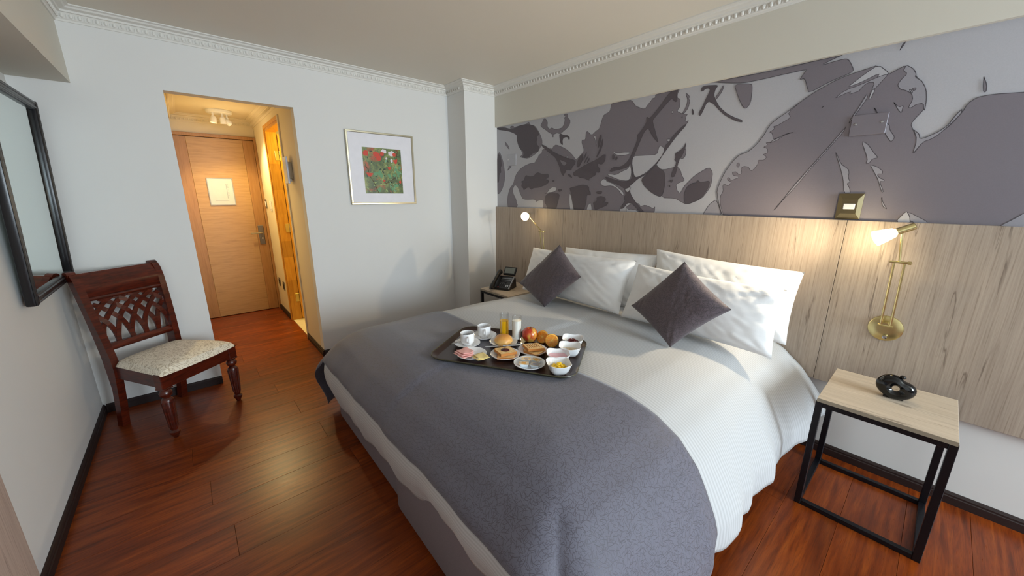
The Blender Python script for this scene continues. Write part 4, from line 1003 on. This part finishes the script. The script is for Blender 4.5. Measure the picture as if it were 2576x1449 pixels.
# ------------------------------------------------------------------ breakfast tray
UX, VX, O2, TZ = Vector((.52, -.854, 0)), Vector((-.854, -.52, 0)), Vector((1.871, -2.229, 0)), .6775
def tw(u, v, h=0): p = O2+UX*u+VX*v; return (p.x, p.y, TZ+h)
TA = math.atan2(-.854, .52)          # heading of the tray's long axis (local +x = u, local -y = v)
tm = simple('brown_tray', (46, 24, 20), .32); te = simple('olive_tray_edge', (66, 62, 40), .4)
ty = thing('serving_tray', 'dark brown breakfast tray with olive rim across the bed', 'tray', tw(.005, -.005, -.0075), (0, 0, TA))
def rrect(hx, hy, r, n=7):
    o = []
    for cx, cy, a0 in ((hx-r, hy-r, 0), (-hx+r, hy-r, PI/2), (-hx+r, -hy+r, PI), (hx-r, -hy+r, 1.5*PI)):
        for k in range(n): a = a0+PI/2*k/(n-1); o.append((cx+r*math.cos(a), cy+r*math.sin(a)))
    return o
def ringmesh(levels, capstart=True, capend=True):
    b = B(); rs_ = [[b.verts.new((x, y, z)) for x, y in rrect(hx, hy, r)] for hx, hy, r, z in levels]
    for p, q in zip(rs_, rs_[1:]):
        for k in range(len(p)): b.faces.new((p[k], p[(k+1) % len(p)], q[(k+1) % len(p)], q[k]))
    if capstart: b.faces.new(rs_[0])
    if capend: b.faces.new(rs_[-1])
    return b
TL_, TW_ = .385, .252
obj('tray_base', ringmesh([(TL_-.004, TW_-.004, .075, .0225), (TL_-.012, TW_-.012, .07, .020), (TL_-.03, TW_-.03, .06, .0065), (TL_-.035, TW_-.035, .058, .006), ], False, True), tm, ty)
obj('tray_rim', ringmesh([(TL_-.035, TW_-.035, .06, .0), (TL_-.025, TW_-.025, .065, .001), (TL_-.004, TW_-.004, .078, .016), (TL_, TW_, .08, .021), (TL_-.001, TW_-.001, .08, .0245), (TL_-.005, TW_-.005, .075, .0225)], True, False), te, ty)
def at(name, label, cat, u, v, h=.0, rot=0., group=None): return thing(name, label, cat, tw(u, v, h), (0, 0, TA+rot), group)
def prop(name, bm, mat, label, cat, u, v, h=0., rot=0., group=None, smooth=True):
    o = obj(name, bm, mat, None, smooth, tw(u, v, h), (0, 0, TA+rot)); tag(o, label, cat, group); return o
def plate_bm(R, h=.016):
    b = B(); lathe(b, [(0, 0), (R*.55, 0), (R*.58, .002), (R*.82, h*.72), (R, h), (R, h+.0022), (R*.82, h*.72+.003), (R*.6, .005), (R*.5, .0042), (0, .0042)], 40); return b
for lab, u, v, R, nm in (('white saucer under the black coffee cup', -.255, .002, .073, 'saucer'), ('white saucer under the milky coffee cup', -.207, -.137, .073, 'saucer')):
    prop(nm, plate_bm(R, .015), M['china'], lab, 'saucer', u, v, 0, 0, 'saucers on the tray')
for lab, u, v, R in (('white plate holding the round bun', -.066, -.078, .079), ('white plate holding ham and cheese slices', -.172, .130, .079), ('white plate holding the jam toast', -.002, .080, .078), ('white plate holding the grilled toast', .120, -.018, .078), ('white plate holding the butter portions', .147, .145, .079)):
    prop('plate', plate_bm(R), M['china'], lab, 'plate', u, v, 0, 0, 'plates on the tray')
def cup(label, u, v, clab, ccol, rot):
    t = at('coffee_cup', label, 'cup', u, v, .005, rot, 'coffee cups on the tray')
    b = B(); lathe(b, [(0, 0), (.024, 0), (.026, .004), (.0255, .007), (.034, .012), (.0378, .020), (.039, .032), (.039, .068), (.0385, .070), (.0365, .068), (.0365, .034), (.034, .018), (.022, .011), (0, .010)], 36); obj('cup_body', b, M['china'], t)
    b = B(); tubemesh(b, [(.036, 0, .056), (.052, 0, .058), (.060, 0, .050), (.060, 0, .036), (.052, 0, .026), (.038, 0, .024)], .0048, 9); obj('handle', b, M['china'], t)
    b = B(); lathe(b, [(0, .050), (.0352, .050), (.0350, .046), (0, .046)], 30); prop('coffee', b, simple(clab.split()[0]+'_coffee', ccol, .12), clab, 'drink', u, v, .005, rot)
hr = -1.0
cup('white cup of black coffee nearest the tray corner', -.253, .002, 'dark black coffee filling the nearer cup', (24, 16, 16), hr)
cup('white cup of milky coffee behind the black coffee', -.207, -.135, 'pale milky coffee filling the rear cup', (128, 108, 92), hr)
gl2 = NT('clear_glass'); tr = gl2.n('BsdfTransparent'); tr.inputs[0].default_value = (.985, .99, .99, 1); gs = gl2.n('BsdfGlossy'); gs.inputs['Roughness'].default_value = .02
fr_ = gl2.n('LayerWeight', i_Blend=.35); mx = gl2.n('MixShader'); gl2.set(mx.inputs[0], gl2.math('MULTIPLY', fr_.outputs['Fresnel'], .22)); gl2.set(mx.inputs[1], tr.outputs[0]); gl2.set(mx.inputs[2], gs.outputs[0]); gl2.set(gl2.o.inputs[0], mx.outputs[0])
def glass(label, u, v, dlab, col, h):
    t = at('drinking_glass', label, 'glass', u, v, .0, 0, 'glasses on the tray')
    b = B(); lathe(b, [(0, 0), (.0265, 0), (.028, .002), (.0285, .145), (.0275, .1455), (.0268, .144), (.0262, .010), (.02, .008), (0, .008)], 32); obj('glass_wall', b, gl2.m, t)
    b = B(); lathe(b, [(0, .009), (.0255, .0095), (.0262, h), (0, h)], 30); prop(dlab.split()[1] if False else ('orange_juice' if 'juice' in dlab else 'milk'), b, simple('juice' if 'juice' in dlab else 'milk', col, .25), dlab, 'drink', u, v, .0, 0)
glass('tall glass of orange juice on the tray', -.100, -.190, 'orange juice filling two thirds of the left glass', (246, 186, 6), .100)
glass('tall glass of milk on the tray', -.014, -.163, 'white milk filling most of the right glass', (240, 240, 234), .118)
# bread
bun = NT('bun_crust'); zc = bun.n('SeparateXYZ'); bun.set(zc.inputs[0], bun.coord()); nz = bun.noise(bun.coord(), 30, 3)
bun.p(Base_Color=bun.ramp(bun.math('ADD', bun.math('MULTIPLY', zc.outputs[2], 18.0), bun.math('MULTIPLY', nz, .2)), (.1, rgb(238, 206, 146)), (.4, rgb(230, 182, 106)), (.95, rgb(206, 140, 66))), Roughness=.38)
b = B(); lathe(b, [(0, 0), (.036, 0), (.047, .006), (.052, .016), (.050, .028), (.041, .040), (.024, .048), (0, .051)], 32)
for v in b.verts: v.co *= 1+.03*noise.noise(v.co*40)
prop('bread_bun', b, bun.m, 'round golden bread bun on its white plate', 'bread', -.066, -.075, .005)
tst = NT('toast'); nt_ = tst.noise(tst.coord(), 60, 4, .7); tst.p(Base_Color=tst.ramp(nt_, (.3, rgb(214, 164, 96)), (.5, rgb(234, 196, 134)), (.7, rgb(244, 218, 164))), Roughness=.8); tst.bump(nt_, .3, .002)
crust = simple('toast_crust', (192, 124, 56), .75)
def slice_thing(label, u, v, h, rot, tilt=(0, 0), extra=None):
    t = at('toast_slice', label, 'bread', u, v, h, rot, 'toast slices on the tray'); t.rotation_euler = (tilt[0], tilt[1], TA+rot)
    w = .046; o = [(-w, -w), (w, -w), (w*1.02, w*.55), (w*1.05, w*.8), (w*.8, w*1.05), (w*.3, w*.98), (-w*.3, w*.98), (-w*.8, w*1.05), (-w*1.05, w*.8), (-w*1.02, w*.55)]
    b = B(); prism(b, [(x*.95, y*.95) for x, y in o], .0135); obj('crumb', b, tst.m, t, False)
    b = B(); n = len(o)
    A_ = [[b.verts.new((x*s, y*s, z)) for x, y in o] for s, z in ((.955, .0005), (1, .0005), (1, .0132), (.955, .0132))]
    for p, q in zip(A_, A_[1:]+A_[:1]):
        for k in range(n): b.faces.new((p[k], p[(k+1) % n], q[(k+1) % n], q[k]))
    obj('crust', b, crust, t, False)
    return t
slice_thing('lower plain toast slice on the grilled toast plate', .135, -.005, .006, 1.15, (.05, 0))
t2 = slice_thing('upper toast slice with dark grill lines', .125, -.016, .022, .62, (-.06, .05))
b = B()
for k in range(6): box(b, -.034+k*.012, -.031+k*.012, -.03+k*.001, .032, .0133, .0142)
obj('grill_mark', b, simple('grill_brown', (150, 88, 36), .8), t2, False)
slice_thing('lower toast slice under the jam toast', .006, .088, .006, .30, (.04, .0))
t3 = slice_thing('upper toast slice topped with a spoon of dark jam', -.002, .080, .0215, .78, (-.03, .03))
b = B(); lathe(b, [(0, .009), (.012, .0085), (.021, .004), (.023, 0)], 22)
for v in b.verts: v.co *= 1+.12*noise.noise(v.co*60)
for v in b.verts: v.co.z += .0135
obj('jam', b, simple('dark_jam', (66, 16, 18), .12), t3)
# ham and cheese
ham = simple('ham_pink', (236, 176, 170), .45); chs = simple('cheese_yellow', (236, 212, 140), .45)
def leaf_slice(name, mat, label, pts, h, group, th=.002, bend=.006, sd=0):
    us = [p[0] for p in pts]; vs_ = [p[1] for p in pts]; cu_, cv_ = sum(us)/4, sum(vs_)/4
    b = B(); n = 8; g = []
    for i in range(n+1):
        r = []
        for j in range(n+1):
            s, t = i/n, j/n
            uu = (pts[0][0]*(1-s)+pts[1][0]*s)*(1-t)+(pts[3][0]*(1-s)+pts[2][0]*s)*t; vv = (pts[0][1]*(1-s)+pts[1][1]*s)*(1-t)+(pts[3][1]*(1-s)+pts[2][1]*s)*t
            r.append(b.verts.new((uu-cu_, -(vv-cv_), bend*(abs(s*2-1)**2)*.5+bend*.5*math.sin(s*7+t*5+sd)*.5+bend*.4)))
        g.append(r)
    for i in range(n):
        for j in range(n): b.faces.new((g[i][j], g[i+1][j], g[i+1][j+1], g[i][j+1]))
    o = prop(name, b, mat, label, 'ham' if name == 'ham_slice' else 'cheese', cu_, cv_, h, 0, group); md = o.modifiers.new('thickness', 'SOLIDIFY'); md.thickness = th
hg_ = 'folded ham slices on the plate'
leaf_slice('ham_slice', ham, 'lowest folded pink ham slice on the cold cuts plate', [(-.262, .165), (-.20, .095), (-.150, .150), (-.185, .205)], .013, hg_, sd=0)
leaf_slice('ham_slice', ham, 'middle folded pink ham slice on the cold cuts plate', [(-.258, .160), (-.215, .090), (-.150, .145), (-.195, .195)], .0175, hg_, sd=1)
leaf_slice('ham_slice', ham, 'topmost folded pink ham slice on the cold cuts plate', [(-.252, .148), (-.222, .088), (-.155, .130), (-.195, .180)], .022, hg_, sd=2)
cg_ = 'cheese slices on the plate'
leaf_slice('cheese_slice', chs, 'lower yellow cheese slice over the plate edge', [(-.158, .165), (-.130, .108), (-.062, .150), (-.105, .205)], .013, cg_, .0016, .004, 3)
leaf_slice('cheese_slice', chs, 'upper yellow cheese slice fanned over the lower one', [(-.152, .152), (-.118, .105), (-.058, .160), (-.110, .188)], .017, cg_, .0016, .004, 4)
# butter portions
foil = NT('portion_lid'); q = foil.noise(foil.coord(), 60, 3, .5, 1.5); foil.p(Base_Color=foil.ramp(q, (.40, rgb(238, 236, 226)), (.55, rgb(222, 176, 92)), (.7, rgb(240, 232, 214))), Roughness=.2, Metallic=.35)
tub = simple('portion_tub', (214, 224, 230), .25)
for k, (lab, u, v, r_, h) in enumerate((('butter portion at front left with gold lid', .128, .178, .25, .006), ('silver butter portion at front right', .182, .172, -.1, .006), ('butter portion at back left with white and blue lid', .125, .128, .15, .006), ('butter portion at back right with gold lid', .176, .120, -.2, .006))):
    t = at('butter_portion', lab, 'butter', u, v, h, r_, 'butter portions on the plate')
    b = B(); A_ = [[b.verts.new((x, y, z)) for x, y in rrect(hx, hy, .004, 3)] for hx, hy, z in ((.017, .013, 0), (.021, .016, .017), (.0235, .0185, .0175), (.0235, .0185, .0185))]
    for p, q_ in zip(A_, A_[1:]):
        for j in range(len(p)): b.faces.new((p[j], p[(j+1) % len(p)], q_[(j+1) % len(p)], q_[j]))
    b.faces.new(A_[0]); b.faces.new(A_[-1]); obj('tub', b, tub, t, False)
    obj('lid', box(B(), -.0235, .0235, -.0185, .0185, .0186, .0194), foil.m if k != 1 else M['silver'], t, False)
    obj('lid_print', box(B(), -.012, .010, -.008, .007, .0194, .0198), simple('print_gold', (206, 150, 60), .3) if k in (0, 3) else simple('print_blue', (110, 126, 160), .3), t, False)
# fruit
ap = NT('apple_skin'); c = ap.coord(); st = ap.noise(ap.coord(scale=(30, 30, 5)), 3, 3, .6); bl = ap.noise(c, 16, 2, .5, .3)
ap.p(Base_Color=ap.mix(ap.ramp(bl, (.44, 1.0), (.62, .1)), ap.mix(st, rgb(222, 178, 70), rgb(232, 200, 96)), ap.mix(st, rgb(150, 26, 24), rgb(206, 78, 44))), Roughness=.22)
t = at('apple', 'red and yellow apple beside the orange halves', 'fruit', .066, -.160, 0)
b = B(); lathe(b, [(0, .008), (.012, .003), (.022, .001), (.036, .012), (.044, .032), (.0455, .046), (.041, .064), (.030, .076), (.018, .080), (.009, .076), (0, .066)], 28)
obj('flesh', b, ap.m, t); b = B(); tubemesh(b, [(0, 0, .066), (.002, .001, .082), (.006, .002, .090)], .0014, 6); obj('stem', b, simple('apple_stem', (70, 48, 28), .7), t)
peel = simple('orange_peel', (236, 152, 20), .4); pulp = NT('orange_pulp'); pn = pulp.noise(pulp.coord(), 120, 2); pulp.p(Base_Color=pulp.mix(pn, rgb(212, 118, 10), rgb(238, 156, 24)), Roughness=.25); pith = simple('orange_pith', (246, 214, 120), .5)
def orange_half(label, u, v, r, az, tl):
    t = at('orange_half', label, 'fruit', u, v, r*.93, 0, 'orange halves on the tray')
    t.rotation_euler = Vector((-1, -.9, tl)).to_track_quat('Z', 'Y').to_euler() if az == 0 else Vector((-1, -.25, tl)).to_track_quat('Z', 'Y').to_euler()
    b = B(); lathe(b, [(0, -r*.92), (r*.45, -r*.82), (r*.8, -r*.5), (r, -r*.05), (r, 0), (r*.93, .001), (r*.9, 0), (0, -.001)], 30); obj('peel', b, peel, t)
    b = B(); lathe(b, [(0, .0012), (r*.90, .0012), (r*.92, .0004), (0, 0)], 30); obj('pith', b, pith, t)
    for k in range(10):
        a = 2*PI*k/10; b = B(); o = [(r*.10*math.cos(a), r*.10*math.sin(a))]+[(r*.84*math.cos(a+da), r*.84*math.sin(a+da)) for da in (-.28, -.14, 0, .14, .28)]
        prism(b, o, .002, Matrix.Translation((0, 0, .0008))); obj('segment', b, pulp.m, t, False)
    return t
orange_half('cut orange half leaning next to the apple', .139, -.165, .037, 1, .5)
orange_half('cut orange half facing forward behind the grilled toast', .203, -.125, .037, 0, .42)
# square bowls
def bowl_bm(R=.058, h=.050):
    b = B(); lathe(b, [(0, 0), (R*.56, 0), (R*.62, .004), (R*.82, h*.45), (R*.96, h*.9), (R, h), (R*.99, h+.0015), (R*.965, h), (R*.92, h*.86), (R*.77, h*.42), (R*.56, .0085), (0, .007)], 44, None, 3.6)
    for v in b.verts:
        a = math.atan2(v.co.y, v.co.x); v.co.z += .0028*ss(.4, 1, v.co.z/h)*(-math.cos(4*a))
    return b
bw = (('white square bowl of dark berries at the back', .314, -.160, .10, .0), ('white square bowl of oats, second from the back', .316, -.047, .16, 0), ('white square bowl of pink yogurt, third from the back', .274, .064, .30, 0), ('white square bowl of yellow fruit at the front tray corner', .298, .172, .42, 0))
for k, (lab, u, v, r_, h) in enumerate(bw):
    o = prop('square_bowl', bowl_bm(), M['china'], lab, 'bowl', u, v, h*0+.0, r_, 'square bowls on the tray')
    if k == 0: o.location = tw(.314, -.160, 0); o.rotation_euler = (0, 0, TA+r_)
def disc(R, z, pw=3.6, th=.003):
    b = B(); lathe(b, [(0, z), (R, z), (R*.98, z-th), (0, z-th)], 40, None, pw); return b
prop('yogurt', disc(.0465, .030), simple('pink_yogurt', (240, 190, 200), .3), 'pink yogurt half filling the third white bowl', 'yogurt', .274, .064, 0, .30)
prop('oatmeal', disc(.0415, .022), simple('oat_beige', (226, 208, 180), .6), 'pale oat flakes in the second white bowl', 'cereal', .316, -.047, 0, .16)
rs = random.Random(11)
def heap(name, mat, label, cat, u, v, rot, n, R, z0, zh, size, h=0):
    b = B()
    for k in range(n):
        a, q = rs.uniform(0, 2*PI), math.sqrt(rs.random()); r = R*q; z = z0+zh*(1-q*q)*rs.uniform(.5, 1.0)
        mt = Matrix.Translation((r*math.cos(a), r*math.sin(a), z)) @ Matrix.Rotation(rs.uniform(0, PI), 4, 'Z') @ Matrix.Rotation(rs.uniform(-.9, .9), 4, 'X') @ Matrix.Rotation(rs.uniform(-.9, .9), 4, 'Y')
        s = size*rs.uniform(.75, 1.25)
        lathe(b, [(0, -s*.5), (s*.55, -s*.3), (s*.62, .1*s), (s*.35, s*.5), (0, s*.55)], 7, mt @ Matrix.Diagonal((1.35, .9, .8, 1)))
    o = prop(name, b, mat, label, cat, u, v, h, rot); o['kind'] = 'stuff'; return o
heap('yellow_fruit', simple('pineapple_yellow', (252, 208, 44), .35), 'chopped yellow fruit heaped in the front white bowl', 'fruit', .298, .172, .42, 70, .036, .021, .022, .0105)
heap('dark_berries', simple('berry_dark', (92, 30, 30), .3), 'dark red dried berries heaped in the rear white bowl', 'fruit', .314, -.160, .10, 110, .037, .018, .026, .009)
heap('oat_flakes', simple('oat_flake', (214, 186, 140), .7), 'oat flakes scattered in the second white bowl', 'cereal', .316, -.047, .16, 60, .034, .0225, .003, .003)
# cutlery
def spoon(label, p, q, h0, h1):
    t = thing('teaspoon', label, 'spoon', tw(*p, h0))
    d = Vector(tw(*q, h1))-Vector(tw(*p, h0)); L = d.length; t.rotation_euler = d.to_track_quat('X', 'Z').to_euler()
    b = B(); lathe(b, [(0, -.004), (.008, -.003), (.0125, 0), (.012, .0008), (.007, -.0018), (0, -.003)], 16, Matrix.Diagonal((1.5, 1, 1, 1))); obj('spoon_bowl', b, M['steel'], t)
    b = B(); box(b, .015, L, -.0025, .0025, -.001, .001, .0006); obj('handle', b, M['steel'], t, False)
spoon('steel teaspoon resting on the black coffee saucer', (-.312, .045), (-.262, -.07), .021, .014)
def knife(label, p, q, h0, h1):
    t = thing('table_knife', label, 'knife', tw(*p, h0)); d = Vector(tw(*q, h1))-Vector(tw(*p, h0)); L = d.length; t.rotation_euler = d.to_track_quat('X', 'Z').to_euler()
    b = B(); prism(b, [(0, 0), (.004, -.007), (.02, -.009), (L*.5, -.009), (L*.5, .004), (.01, .005)], .0012); obj('blade', b, M['steel'], t, False)
    b = B(); tubemesh(b, [(L*.48, -.002, .0006), (L*.7, -.002, .0006), (L, -.002, .0006)], .005, 8, True, [.0035, .0055, .0065]); obj('handle', b, M['steel'], t)
knife('steel table knife lying between the bun plate and jam toast plate', (-.135, .040), (.052, -.052), .019, .019)
knife('short steel butter knife at the tray middle behind the toast', (.01, -.118), (.07, -.085), .004, .004)
